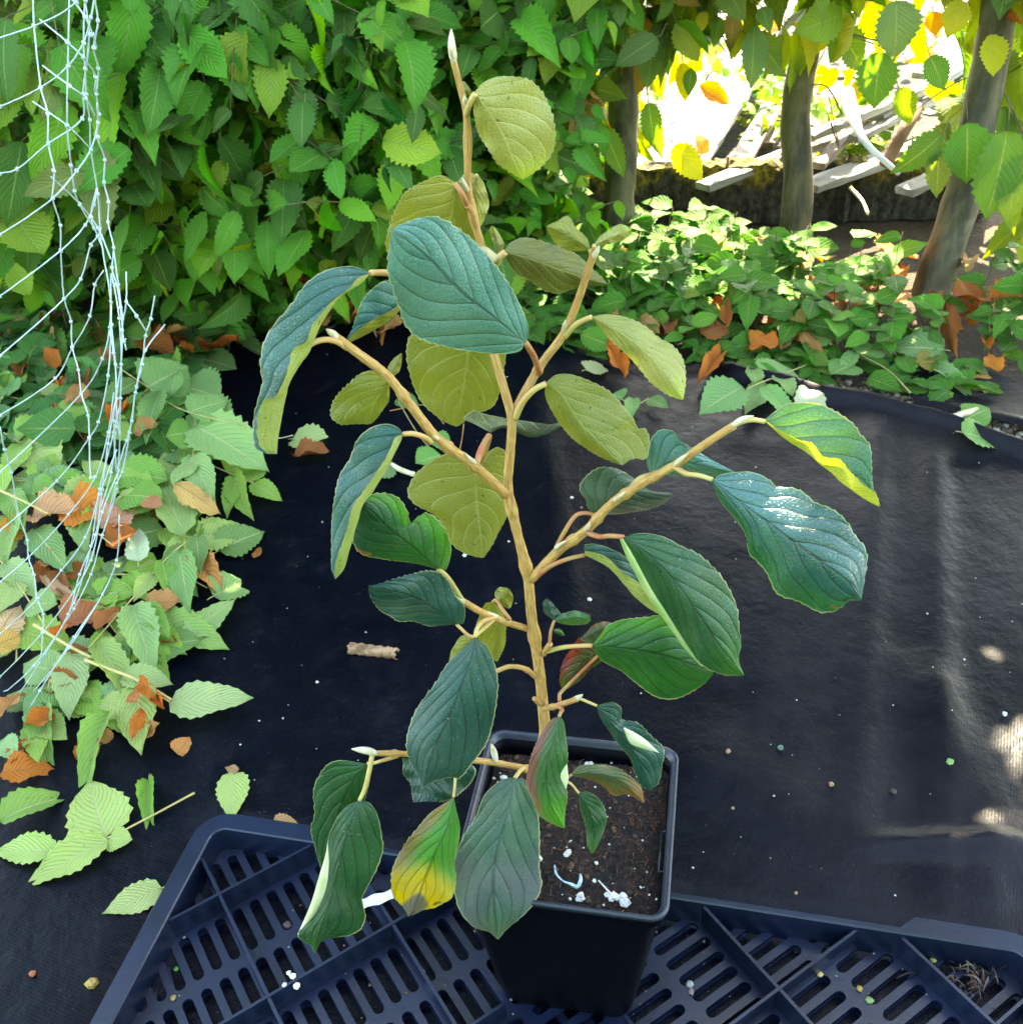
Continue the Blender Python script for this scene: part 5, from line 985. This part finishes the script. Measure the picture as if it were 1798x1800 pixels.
# ------------------------------------------------------------------ netting on the left
net = MB(); M['cord'] = simple_mat('net_cord', (.34, .46, .50), (.5, .58, .6), 120, .6, .0003)
def NP(x, y, k=0.0): return onY(x, y, .80+.03*math.sin(x*.03+y*.007)+k)
lines = [[(-40, 78), (60, 45), (135, 3), (150, -30)], [(-40, 203), (0, 187), (72, 153), (120, 115), (147, 75), (160, 30), (168, -20)], [(-40, 318), (0, 305), (30, 297), (85, 252), (145, 208), (146, 165), (157, 60), (150, 0), (148, -30)],
 [(-40, 430), (0, 412), (93, 348), (135, 300), (160, 262), (172, 215), (170, 180)], [(-40, 540), (0, 520), (107, 440), (150, 395), (165, 360), (172, 330)], [(-40, 648), (0, 625), (113, 525), (142, 490), (160, 430), (172, 415), (178, 400)],
 [(-40, 752), (0, 730), (97, 665), (127, 612), (158, 555), (167, 500), (182, 475)], [(-40, 856), (0, 830), (143, 692), (180, 630), (193, 575), (195, 480)], [(-40, 960), (0, 933), (100, 845), (157, 770), (173, 742), (190, 660), (196, 570)],
 [(-40, 1053), (0, 1023), (50, 980), (120, 905), (168, 838), (190, 760), (200, 690)], [(-40, 1145), (0, 1115), (67, 1052), (108, 1003), (150, 945), (175, 870), (205, 790)], [(-40, 1225), (0, 1190), (75, 1112), (130, 1040), (160, 985), (180, 900), (210, 825)],
 [(0, 1225), (60, 1170), (130, 1070), (160, 1010), (180, 940), (205, 860), (212, 700)], [(60, 1215), (120, 1140), (180, 1045), (205, 985), (210, 905)], [(20, 1300), (70, 1215), (130, 1120), (172, 1060)],
 [(58, -20), (60, 45), (72, 153), (84, 200), (85, 252), (95, 300), (93, 348), (106, 395), (107, 440), (113, 525), (125, 565), (127, 610), (138, 650), (143, 692), (155, 730), (157, 770), (160, 840), (167, 838)],
 [(122, -20), (120, 75), (118, 220), (125, 290), (131, 335), (140, 360), (165, 400), (172, 415), (182, 440)], [(150, -20), (147, 75), (150, 120), (152, 165), (158, 210), (160, 262), (172, 340), (178, 420), (195, 530), (196, 570), (203, 640), (204, 750), (196, 830), (175, 900)],
 [(163, -20), (172, 35), (165, 83), (173, 120), (170, 165), (174, 200), (172, 240), (184, 280), (183, 320), (191, 355), (190, 390), (200, 435), (197, 470), (205, 500), (212, 540), (218, 600), (222, 595)],
 [(70, 33), (118, 73), (146, 100), (168, 135), (166, 160)], [(75, 115), (122, 150), (150, 172), (168, 205)], [(58, 178), (118, 220), (160, 262)], [(90, 310), (140, 358), (172, 400), (195, 455)], [(125, -5), (150, 30), (163, 60), (170, 83)],
 [(222, 477), (222, 530), (215, 580), (222, 615)], [(222, 530), (240, 555), (258, 583)], [(272, 520), (265, 560), (256, 590), (250, 640), (238, 690), (232, 740), (222, 775), (205, 830)], [(290, 570), (256, 615), (240, 680), (228, 760), (215, 830), (205, 850), (190, 905)],
 [(0, 750), (8, 790), (20, 830), (33, 905), (48, 950), (50, 980), (60, 1010), (65, 1052), (76, 1080), (75, 1112), (72, 1160)], [(192, 580), (200, 620), (205, 680), (200, 740), (205, 830)], [(170, 330), (160, 380), (172, 415)], [(200, 440), (208, 500), (215, 560), (213, 640), (205, 700), (210, 770)],
 [(196, 480), (210, 560), (212, 700), (200, 760), (175, 860), (160, 960), (130, 1060), (80, 1150), (20, 1240)], [(204, 700), (190, 780), (180, 860), (168, 940), (140, 1010), (120, 1080), (60, 1180)]]
for k, l in enumerate(lines):
    off = .006*((k*7) % 5-2); P = np.array([NP(x, y, off) for x, y in l]); P = crom(P, max(12, len(l)*5)); P[:, 2] = np.maximum(P[:, 2], .006)
    P += rng.normal(0, .00008, P.shape); tube(net, P, .0006, 5)
    for x, y in l[1:-1]:
        p = NP(x, y, off); p[2] = max(p[2], .006); lump(net, p, .0016, squash=1.2)
tag(net.build('garden_netting', M['cord']), 'pale blue knotted garden netting hanging at the left edge of the hedge', 'netting')

# ------------------------------------------------------------------ fallen leaves and cut sprigs on the membrane
def surf(x, y):
    z = memz(x, y); return max(z, 0)+.001
def set_origin(o, p):
    n = len(o.data.vertices); V = np.empty(n*3); o.data.vertices.foreach_get('co', V); V = V.reshape(-1, 3)-p; o.data.vertices.foreach_set('co', V.ravel()); o.data.update()
PALE = (.42, .52, .15); PG = (.24, .42, .045); MG = (.08, .28, .015); DG = (.04, .14, .04); BG = (.13, .26, .13); YG = (.38, .44, .12); CR = (.75, .74, .55)
def flat_leaf(L, b, t, wpx, c, zb=.004, zt=.008, roll=0.0, tm=None, cup=0):
    """one leaf from base pixel to tip pixel lying on (or above) the ground"""
    B, T = onZ(*b), onZ(*t); B = onZ(*b, surf(B[0], B[1])+zb); T = onZ(*t, surf(T[0], T[1])+zt); d = T-B; Ln = np.linalg.norm(d); m = (B+T)/2; dep = (m-CAM)@fw
    wm = wpx*dep/F; tm = TH[0] if tm is None else tm; bw = np.ptp(tm[0][:, 1]); asp = 1/max(.35, abs(((CAM-m)/np.linalg.norm(CAM-m))@np.array([0, 0, 1.]))) if abs(d[0]) > abs(d[1]) else 1.0
    L.add(tm, B, d, (roll, -.15, 1), Ln, jit(c, .08), wm*asp*.95/(bw*Ln)); return B, T
NL = [0]
def fallen(b, t, w, c, label, zb=.003, zt=.004, roll=0.0, tm=None, mat='cut', name='fallen_leaf', cat='leaf', group='loose leaves lying on the membrane', pet=True):
    L = Leaves(); B, T = flat_leaf(L, b, t, w, c, zb, zt, roll, tm); o = L.build(name, M[mat], loc=B); tag(o, label, cat, group)
    if pet:
        mb = MB(); d = (B-T)/np.linalg.norm(B-T); mb_p = [np.zeros(3), d*.004+np.array([0, 0, .0005]), d*.009]; tube(mb, mb_p, .0006, 5); mb.build('leaf_stalk', M['twiglight'], o)
    return o
FG = make_template(8, (.66, .33), tw=.12, seed=41, bend=.05, fold=.08); FG2 = make_template(9, (.7, .32), tw=.16, seed=42, bend=.15, fold=.25); FB = make_template(7, (.55, .46), tw=.12, seed=43, bend=.1, fold=.1, pointy=.3); FC = make_template(8, (.7, .3), tw=.14, seed=44, bend=.5, fold=.5)
fallen((410, 1358), (408, 1440), 66, PALE, 'pale green oval leaf lying flat just behind the corner of the tray', tm=FG)
fallen((284, 1562), (178, 1604), 52, (.55, .55, .22), 'pale yellow leaf with dark bites against the left edge of the tray', tm=FG)
fallen((262, 1370), (252, 1443), 34, MG, 'small curled green leaf standing beside the loose twig', tm=FC, zt=.02)
fallen((243, 988), (240, 920), 46, CR, 'cream-white leaf lying among the green clippings', zb=.03, zt=.035, tm=FB)
fallen((1423, 735), (1422, 655), 58, CR, 'cream-white round leaf at the membrane edge behind the sunlit leaf', zb=.02, zt=.03, tm=FB)
fallen((385, 968), (463, 925), 58, DG, 'dark green crinkled leaf at the right edge of the clippings', zb=.006, zt=.015, tm=FG2)
fallen((375, 1048), (440, 1008), 58, (.2, .36, .12), 'pale green folded leaf right of the curled orange leaf', tm=FC, zb=.006, zt=.012)
fallen((515, 772), (586, 778), 40, (.45, .5, .2), 'pale yellow-green crinkled leaf above the brown pod', tm=FC, zb=.003, zt=.006)
fallen((155, 965), (105, 1028), 60, BG, 'pale grey-green leaf caught under the netting cords', zb=.03, zt=.025, tm=FG)
fallen((0, 1445), (112, 1372), 50, (.12, .26, .04), 'long green leaf folded lengthwise at the left edge of the photo', tm=FC, zb=.01, zt=.02)
fallen((1636, 640), (1715, 690), 44, (.16, .3, .14), 'ribbed pale green leaf lying beyond the soil gap on the right', tm=FG2, zb=.012, zt=.016)
fallen((1690, 760), (1770, 775), 44, (.06, .24, .05), 'green leaf on the far membrane strip by the pale stick', tm=FG2, zb=.008, zt=.01)
fallen((1700, 735), (1740, 715), 34, (.08, .26, .05), 'small green leaf above the pale stick on the far strip', tm=FG, zb=.01, zt=.02)
fallen((1660, 615), (1560, 600), 46, (.03, .14, .06), 'dark green leaf lying under the slanting trunk', tm=FG2, zb=.03, zt=.03)
fallen((1400, 590), (1475, 578), 42, (.08, .28, .04), 'bright green leaf lying on the ground cover left of the slanting trunk', tm=FG, zb=.03, zt=.03)
fallen((1470, 480), (1562, 475), 34, (.18, .36, .03), 'lime green leaf lying beside the orange dead leaves', tm=FG, zb=.05, zt=.05)
fallen((1030, 650), (1072, 640), 26, (.62, .55, .32), 'small cream leaf on the membrane edge behind the shrub', tm=FB, zb=.01, zt=.012)

def sprig(label, twig, leaves, z=.008, r=.0012, mat='cut', group='cut green sprigs lying on the membrane', name='cut_sprig'):
    P = []; 
    for i, q in enumerate(twig):
        p = onZ(q[0], q[1]); zz = z if len(q) < 3 else q[2]; P.append(onZ(q[0], q[1], surf(p[0], p[1])+zz))
    e = empty(name, tuple(P[0])); tag(e, label, 'sprig', group); mb = MB(); tube(mb, crom(np.array(P)-P[0], 16), [r, r*.6], 6); mb.build('twig', M['twiglight'], e)
    for l in leaves:
        b, t, w_, c = l[:4]; k = l[4] if len(l) > 4 else {}; L = Leaves(); flat_leaf(L, b, t, w_, c, k.get('zb', z), k.get('zt', z+.004), k.get('roll', random.gauss(0, .2)), k.get('tm', random.choice([FG, FG2, FG])))
        o = L.build('leaf', M[mat], e); set_origin(o, P[0])
    return e
sprig('sprig with a big arrow-shaped pale leaf and a toothed leaf, nearest the front left', [(342, 1394), (260, 1438), (185, 1475), (100, 1500)], [((186, 1472), (150, 1362), 118, PALE, dict(tm=FB)), ((190, 1476), (232, 1475), 40, PALE, dict(tm=FG)), ((190, 1478), (35, 1550), 62, PALE, dict(tm=FG2)), ((100, 1497), (-20, 1490), 48, PALE, dict(tm=FG2))], .004)
sprig('sprig with yellow-green leaves spreading at the front of the clippings pile', [(70, 1105), (150, 1150), (230, 1195), (300, 1235)], [((298, 1236), (444, 1222), 58, (.45, .52, .25), dict(tm=FG)), ((240, 1200), (243, 1322), 88, YG, dict(tm=FG)), ((125, 1148), (120, 1260), 72, (.36, .46, .22), dict(tm=FG)), ((170, 1130), (240, 1225), 60, (.3, .4, .1)), ((195, 1250), (118, 1378), 54, (.14, .32, .05), dict(tm=FC)), ((215, 1190), (300, 1195), 40, (.4, .48, .2))], .022)
sprig('sprig with a long yellow twig and drooping leaves across the middle of the pile', [(345, 940), (300, 975), (230, 1055), (155, 1140)], [((315, 968), (330, 1073), 62, (.09, .25, .08)), ((232, 1065), (268, 1170), 76, (.2, .36, .15), dict(tm=FG2)), ((325, 942), (262, 795), 78, (.26, .38, .13), dict(tm=FG)), ((285, 985), (300, 1050), 40, MG), ((270, 1010), (235, 1050), 40, YG), ((345, 942), (350, 1005), 46, DG), ((250, 1060), (300, 1120), 46, MG)], .03)
sprig('sprig with light green leaves low on the right of the pile', [(262, 1150), (300, 1120), (340, 1095)], [((278, 1092), (395, 1130), 50, (.24, .4, .1), dict(tm=FG2)), ((330, 1120), (412, 1050), 66, (.3, .42, .16), dict(tm=FG)), ((330, 1100), (300, 1070), 40, PG)], .012)
sprig('sprig of large light leaves reaching right towards the brown pod', [(290, 640), (330, 700), (345, 760), (335, 820)], [((345, 750), (462, 808), 58, (.24, .4, .14), dict(tm=FG2)), ((335, 800), (375, 880), 62, (.22, .36, .14)), ((345, 720), (405, 745), 50, (.2, .36, .12)), ((330, 690), (265, 720), 50, (.12, .3, .08)), ((335, 760), (290, 765), 52, MG), ((320, 680), (385, 690), 60, (.12, .3, .1)), ((310, 660), (290, 600), 52, MG), ((338, 815), (300, 850), 50, (.3, .42, .15))], .045)
sprig('sprig of glossy leaves lying across the top of the pile below the folded shrub leaf', [(200, 640), (260, 680), (320, 720), (440, 750)], [((260, 680), (330, 640), 60, (.12, .3, .1)), ((280, 690), (250, 760), 54, (.08, .24, .08)), ((330, 725), (400, 700), 50, (.16, .33, .1)), ((300, 700), (310, 640), 50, (.1, .28, .1)), ((240, 670), (180, 700), 52, DG)], .06)
sprig('sprig of darker leaves at the left edge under the netting', [(0, 860), (60, 880), (120, 900), (200, 960)], [((65, 880), (110, 790), 70, (.05, .18, .08)), ((60, 930), (115, 1000), 66, (.05, .17, .06)), ((20, 905), (0, 980), 60, (.2, .33, .1)), ((120, 900), (160, 840), 60, (.08, .22, .06)), ((40, 870), (60, 810), 56, DG), ((130, 905), (150, 960), 50, (.2, .34, .12))], .04)
sprig('sprig of pale leaves half out of the photo at the lower left of the pile', [(-20, 960), (20, 1010), (60, 1070), (85, 1110)], [((10, 990), (60, 1040), 56, (.3, .42, .18)), ((30, 1020), (-10, 1080), 60, (.36, .44, .15)), ((50, 1060), (100, 1060), 44, (.2, .35, .12)), ((0, 985), (20, 930), 54, (.3, .4, .12))], .03)
sprig('sprig with dangling green leaves in front of the orange leaves at the lower left', [(95, 1170), (85, 1210), (80, 1250)], [((82, 1240), (60, 1345), 56, (.12, .3, .08), dict(tm=FC)), ((80, 1215), (40, 1255), 48, (.1, .3, .14)), ((85, 1200), (130, 1240), 50, (.05, .2, .05)), ((95, 1180), (40, 1165), 54, (.2, .35, .14)), ((5, 1300), (25, 1330), 50, (.25, .42, .2))], .018)
sprig('sprig of soft green leaves on the membrane edge behind the right branch', [(1420, 640), (1370, 660), (1320, 680), (1290, 700)], [((1305, 680), (1228, 718), 52, (.10, .28, .12)), ((1345, 672), (1312, 722), 50, (.22, .38, .16)), ((1350, 668), (1395, 640), 50, (.22, .36, .14)), ((1340, 680), (1400, 735), 50, (.09, .3, .1)), ((1330, 672), (1320, 635), 36, (.1, .3, .08)), ((1370, 660), (1395, 690), 44, (.14, .33, .1))], .02)
sprig('sprig with one bright leaf and a bare woody end, at the soil gap', [(1600, 690), (1560, 650), (1510, 622)], [((1500, 618), (1480, 655), 34, (.14, .34, .1)), ((1500, 640), (1460, 655), 34, (.05, .2, .05)), ((1510, 622), (1540, 600), 36, (.05, .2, .05))], .02)
sprig('little trailing sprig near the middle of the membrane edge', [(1140, 700), (1115, 712), (1090, 700)], [((1112, 700), (1108, 730), 32, (.1, .3, .08)), ((1140, 700), (1175, 715), 34, (.03, .14, .04)), ((1095, 700), (1075, 690), 26, (.04, .18, .05))], .01, .0008)
sprig('green sprig seen through the fork of the left branch', [(700, 705), (740, 770), (770, 800)], [((775, 800), (730, 812), 50, (.08, .34, .05)), ((765, 765), (790, 790), 40, (.05, .28, .06)), ((700, 700), (735, 715), 40, (.03, .14, .05)), ((690, 815), (640, 830), 40, (.04, .12, .07))], .01, .0009)
# random sprigs fill the pile
fill = [(40, 620), (120, 640), (200, 600), (30, 700), (100, 720), (170, 740), (210, 830), (40, 780), (250, 880), (180, 890), (90, 850), (30, 860), (130, 1040), (200, 1010), (290, 900), (180, 1080), (30, 1130), (60, 1260), (140, 1220), (230, 1130), (330, 560), (280, 520), (400, 560), (440, 520), (350, 620), (420, 600), (110, 560), (60, 540), (320, 1010), (300, 600), (400, 830), (350, 960), (270, 930), (310, 790), (150, 1160), (280, 1110)]
SPL = ['dark green sprig at the left edge just under the wide net meshes', 'sprig right of the left edge, below the wide net meshes', 'sprig behind the cord bundle at its narrowest', 'sprig at the left edge above the straight yellow-green twig',
 'sprig between two net knots above the long tan leaf', 'sprig touching the left side of the cord bundle', 'sprig just right of the cord bundle above the vivid orange leaf', 'sprig by the lowest loop of the net at the left edge', 'sprig under the long pale leaf right of the cords',
 'sprig tucked between the orange leaf and the long pale leaf', 'sprig under the long tan leaf', 'sprig behind the amber leaf at the left edge', 'sprig below the pale grey-green leaf under the cords', 'sprig between the cream-white leaf and the cords', 'sprig right of the cream-white leaf',
 'sprig over the red-brown leaf', 'sprig at the left edge below the peach dead leaf', 'sprig behind the dangling green leaves at the lower left', 'sprig beside the curled green leaf at the lower left', 'sprig under the arching yellow twig', 'small dark sprig in the cover left of the folded shrub leaf',
 'small dark sprig right of the loose cord ends', 'small sprig closest to the folded shrub leaf on its left', 'small sprig above the tip of the folded shrub leaf', 'small sprig between the cord ends and the folded leaf', 'small sprig beside the lower half of the folded leaf',
 'small dark sprig behind the middle net meshes', 'small dark sprig behind the left net meshes', 'sprig under the striped curled orange leaf', 'sprig at the top of the large light leaves', 'sprig spilling over the right edge of the pile', 'sprig in the lower right of the pile over the membrane', 'sprig beside the cream-white leaf on its upper right', 'sprig under the large light leaves, touching the membrane', 'sprig between the yellow twig and the net ends', 'sprig in the hollow above the small scarlet leaf tip']
desc = ['half buried', 'flattened', 'limp', 'crossed', 'upturned', 'narrow']
for i, (px, py) in enumerate(fill):
    a = random.uniform(0, 6.28); ln = random.uniform(40, 70); tw = [(px-ln*math.cos(a), py-ln*.6*math.sin(a)), (px, py), (px+ln*math.cos(a), py+ln*.6*math.sin(a))]; Ls = []
    dark = py < 700; zc = .012+.03*(px < 250 and py < 1000)
    for k in range(random.randint(4, 6)):
        s = random.uniform(-1, 1); bx, by = px+s*ln*math.cos(a), py+s*ln*.6*math.sin(a); th = random.uniform(0, 6.28); sz = random.uniform(60, 95)*(.75 if dark else 1)
        Ls.append(((bx, by), (bx+sz*math.cos(th), by+sz*.75*math.sin(th)), random.uniform(40, 58)*(.8 if dark else 1), random.choice([MG, DG, (.06, .2, .07), (.12, .3, .08)] if dark else [MG, DG, PG, PG, (.2, .42, .03), YG, BG]), dict(zb=zc, zt=zc+random.uniform(-.008, .012))))
    near = 'under the netting' if px < 210 else ('at the foot of the left hedge' if py < 640 else 'in the middle of the pile')
    sprig(SPL[i], tw, Ls, zc)

# ------------------------------------------------------------------ dead leaves
OR = (.55, .12, .008); RU = (.24, .055, .012); TN = (.44, .24, .09); BR = (.12, .045, .018); PT = (.55, .38, .18)
def dead(px, py, sz, c, label, ang=None, w=None, tm=None, z=.004, lift=None):
    a = random.uniform(0, 6.28) if ang is None else R(ang); dx, dy = sz*.5*math.cos(a), -sz*.5*math.sin(a)*.8
    return fallen((px-dx, py-dy), (px+dx, py+dy), w or sz*.62, c, label, z, z+(random.uniform(0, .012) if lift is None else lift), random.gauss(0, .3), tm or random.choice(TD_), 'dead', 'dead_leaf', 'dead leaf', 'dead leaves', pet=False)
dead(323, 1310, 46, (.6, .28, .1), 'round tan-orange dead leaf alone on the membrane left of the shrub', 60, 46, FB, .002, .002)
dead(548, 801, 66, (.24, .075, .035), 'long red-brown curled pod-like leaf behind the left branch', 0, 28, TD_[2], .006, 0)
dead(453, 970, 28, (.5, .17, .06), 'tiny orange dead leaf alone on the membrane right of the clippings', 70, 18, FG, .002, 0)
dead(502, 1447, 46, (.6, .4, .18), 'tan dead leaf tucked behind the tray rim near its left corner', 0, 30, FB, .01, 0)
dead(408, 1350, 26, (.5, .35, .2), 'tiny curled tan leaf above the pale oval leaf', 150, 16)
dead(365, 1005, 80, (.62, .3, .1), 'striped curled orange dead leaf at the right of the pile', -60, 50, TD_[0], .02)
dead(235, 1222, 34, (.5, .2, .07), 'small orange-brown leaf resting on a yellow-green leaf', 85, 28, FB, .034, 0)
dead(150, 890, 80, (.68, .22, .03), 'vivid orange dead leaf beside the cord bundle', 10, 60, TD_[1], .05)
dead(268, 880, 36, (.45, .2, .12), 'small round brown leaf on the long pale leaf', 80, 40, FB, .05)
dead(100, 905, 90, (.6, .36, .2), 'long tan curled leaf under the netting', 5, 42, TD_[2], .045)
dead(205, 905, 80, (.55, .3, .2), 'pinkish tan crumpled leaf behind the cord bundle', 40, 55, TD_[0], .04)
dead(340, 865, 76, (.7, .45, .16), 'light orange rolled leaf on the big pale leaf', -30, 26, TD_[3], .06)
dead(25, 930, 50, (.6, .3, .04), 'amber dead leaf at the left edge, level with the orange one', 20, 40, TD_[4], .04)
dead(145, 1075, 90, (.4, .12, .07), 'dark red crumpled leaf in the gap of black membrane under the netting', 40, 50, TD_[0], .02)
dead(190, 1080, 80, (.42, .15, .06), 'red-brown leaf right of the dark red crumpled one', 60, 40, TD_[1], .02)
dead(15, 1080, 90, (.75, .55, .32), 'pale peach dead leaf at the left edge of the photo', 70, 60, TD_[3], .03)
dead(12, 1125, 60, (.7, .45, .12), 'yellow-tan dead leaf below the peach one at the left edge', 30, 36, TD_[4], .03)
dead(15, 1235, 80, (.55, .25, .1), 'brown-orange dead leaf at the left edge above the small pale leaf', 60, 50, TD_[0], .02)
dead(45, 1350, 90, (.62, .16, .02), 'bright orange-red leaf lying at the lower left edge', 15, 44, TD_[1], .01)
dead(155, 1320, 56, (.6, .18, .03), 'orange leaf with a notched end behind the curled green leaf', 40, 36, TD_[4], .008)
dead(40, 1325, 70, (.35, .1, .05), 'dark rust leaf above the bright orange-red leaf', 50, 36, TD_[2], .01)
dead(92, 1025, 50, (.65, .42, .25), 'rolled tan leaf under the pale twig', -40, 18, TD_[3], .03)
dead(300, 1132, 32, (.6, .14, .03), 'small scarlet leaf tip under the light green leaves', 0, 16, TD_[2], .004)
dead(1245, 650, 66, (.62, .2, .04), 'upright orange dead leaf behind the sprig on the right', 60, 34, TD_[2], .01)
dead(1745, 635, 50, (.7, .22, .02), 'bright orange leaf standing on the far strip at the right edge', 110, 36, TD_[4], .02)
dead(1750, 660, 80, (.6, .3, .1), 'tan-orange curled leaf lying at the right edge on the far strip', -8, 26, TD_[3], .01)
dead(1443, 505, 70, (.6, .12, .02), 'rust-red dead leaf on the ground cover between the two right trunks', 0, 36, TD_[1], .05)
dead(1580, 440, 50, (.55, .14, .03), 'uppermost orange leaf beside the foot of the slanting trunk', 20, 40, TD_[0], .06)
dead(1580, 475, 50, (.62, .18, .03), 'middle orange leaf touching the left side of the slanting trunk', 80, 40, TD_[4], .05)
dead(1583, 520, 48, (.65, .3, .12), 'peach-brown leaf at the very foot of the slanting trunk', 70, 44, FB, .04)
dead(1745, 500, 60, (.7, .5, .26), 'tan curled leaf right of the slanting trunk', 110, 30, TD_[3], .05)
dead(1745, 555, 70, (.62, .42, .2), 'long curled tan leaf below the other one right of the slanting trunk', 80, 30, TD_[0], .04)
dead(1335, 600, 34, (.65, .2, .03), 'small orange leaf in the ground cover above the sprig', 30, 28, TD_[2], .02)
dead(1390, 595, 60, (.5, .3, .16), 'brown torn leaf below the dark ground cover leaf', 50, 30, TD_[4], .02)
dead(820, 995, 0.1, BR, 'x') if False else None
dead(906, 495, 60, (.55, .13, .03), 'orange-red leaf seen just under the dark olive leaf', 40, 44, TD_[0], .05)
dead(620, 540, 60, (.6, .25, .08), 'orange leaf behind the two left teal leaves', 80, 44, TD_[1], .05)
dead(690, 577, 46, (.62, .35, .15), 'peach leaf under the small blue leaf', 20, 30, TD_[2], .03)
dead(485, 470, 70, (.4, .12, .03), 'rust leaf high above the folded shrub leaf', -30, 40, TD_[0], .05)
dead(372, 505, 60, (.4, .12, .04), 'rust leaf in the dark gap between hedge and clippings', -30, 40, TD_[2], .05)
dead(278, 510, 56, (.6, .25, .03), 'amber-orange leaf right of the cord bundle', 80, 44, TD_[4], .05)
dead(230, 450, 50, (.35, .12, .04), 'narrow brown leaf hanging right of the cord bundle', 80, 30, TD_[2], .08)
zones = [((200, 700, 430, 560), 32, 'under the left hedge', .03), ((20, 330, 560, 760), 30, 'among the leaves under the netting', .04), ((40, 130, 380, 430), 5, 'behind the upper cords of the netting', .06), ((1180, 1780, 430, 610), 20, 'in the cover under the trunks', .03), ((1000, 1200, 560, 650), 5, 'at the membrane edge', .02), ((380, 560, 560, 640), 5, 'left of the folded leaf', .02), ((60, 300, 860, 1330), 22, 'deep in the clippings pile', .015)]
cols = [(OR, 'orange'), (RU, 'rust-brown'), (TN, 'tan'), (BR, 'dark brown'), (PT, 'pale buff')]
for (x0, x1, y0_, y1_), n_, where, z_ in zones:
    items = sorted([(random.uniform(x0, x1), random.uniform(y0_, y1_), random.choices(range(5), [5, 3, 2, 2, 1])[0]) for _ in range(n_)]); cnt = {}
    tot = {k: sum(1 for q in items if q[2] == k) for k in range(5)}
    for x, y, k in items:
        cnt[k] = cnt.get(k, 0)+1; od = ['first', 'second', 'third', 'fourth', 'fifth', 'sixth', 'seventh', 'eighth', 'ninth', 'tenth', 'eleventh', 'twelfth', 'thirteenth', 'last'][min(cnt[k]-1, 13)]
        lab = f'{cols[k][1]} leaf {where}'+(f', {od} {cols[k][1]} one from left' if tot[k] > 1 else '')
        dead(x, y, random.uniform(36, 62), cols[k][0], lab, z=z_+random.uniform(-.01, .02))
# bark curl, stick, twigs
def barkcurl():
    z0 = surf(*onZ(655, 1141)[:2])+.004; a, b = onZ(614, 1136, z0), onZ(697, 1146, z0); V = []; n = 26; m = 10; d = b-a; y = nz(-d[1], d[0], 0)
    for i in range(n):
        for k in range(m):
            t = math.pi*(-.15+1.45*k/(m-1)); r = .0055*(1+.12*math.sin(i*1.3)+.08*math.sin(i*3.1+k)); c = a+d*(i/(n-1))+d/np.linalg.norm(d)*(.0015*math.sin(k*2.3)*(i in (0, n-1)))
            V.append(c+y*r*math.cos(t)+np.array([0, 0, 1])*(r*math.sin(t)-.003))
    mb = MB(); c0 = (a+b)/2; mb.add(np.array(V)-c0, [(i*m+k, (i+1)*m+k, (i+1)*m+k+1, i*m+k+1) for i in range(n-1) for k in range(m-1)]); o = mb.build('bark_curl', simple_mat('dry_bark', (.16, .075, .035), (.42, .25, .13), 110, .8, .002, stretch=(.4, 1, 1)))
    o.location = c0; md = o.modifiers.new('s', 'SOLIDIFY'); md.thickness = .0012; tag(o, 'rolled tan piece of bark lying on the black membrane left of the stem', 'bark')
barkcurl()
def stick(pts, r, label, mat='twiglight', z=.006, name='stick'):
    P = np.array([onZ(a, b, surf(*onZ(a, b)[:2])+z+(.002*(i % 2))) for i, (a, b) in enumerate(pts)]); mb = MB(); tube(mb, P-P[0], [r, r*.8], 7, None, 18, knobs=.06); o = mb.build(name, M[mat], loc=None); o.location = P[0]; tag(o, label, 'stick', 'loose sticks and twigs on the ground'); return o
M['pstick'] = simple_mat('dry_stick', (.5, .38, .2), (.7, .6, .4), 80, .8, .001)
stick([(1665, 738), (1690, 728), (1728, 718)], .006, 'thick pale stick lying across the soil gap at the right', 'pstick', .012)
stick([(683, 815), (705, 826), (728, 834)], .0045, 'short pale stick with a white end behind the left branch', 'pstick')
stick([(1495, 330), (1515, 352), (1525, 375)], .004, 'thin pale stick leaning against the mossy board', 'pstick', .1)
stick([(0, 862), (50, 885), (88, 905)], .002, 'yellow-green straight twig crossing the netting on the left', z=.06)
stick([(60, 1098), (120, 1135), (165, 1158)], .0022, 'pale twig under the lowest net knots', z=.03)
stick([(390, 730), (420, 745), (447, 760)], .004, 'woody twig end touching the folded shrub leaf', 'pstick', .02)
stick([(685, 722), (750, 712), (780, 745)], .0009, 'thin red runner behind the left branch', 'petred', .008)
stick([(815, 745), (812, 770), (808, 790)], .0009, 'short red runner below the olive leaf back', 'petred', .008)
stick([(455, 765), (490, 770), (515, 765)], .0009, 'thin grey straw beside the tip of the folded shrub leaf', 'pstick', .006)
stick([(150, 1160), (175, 1170), (240, 1195), (300, 1230)], .002, 'yellow twig lying over the front of the pile', z=.03)
stick([(1760, 1665), (1798, 1690)], .001, 'x', z=.04) if False else None
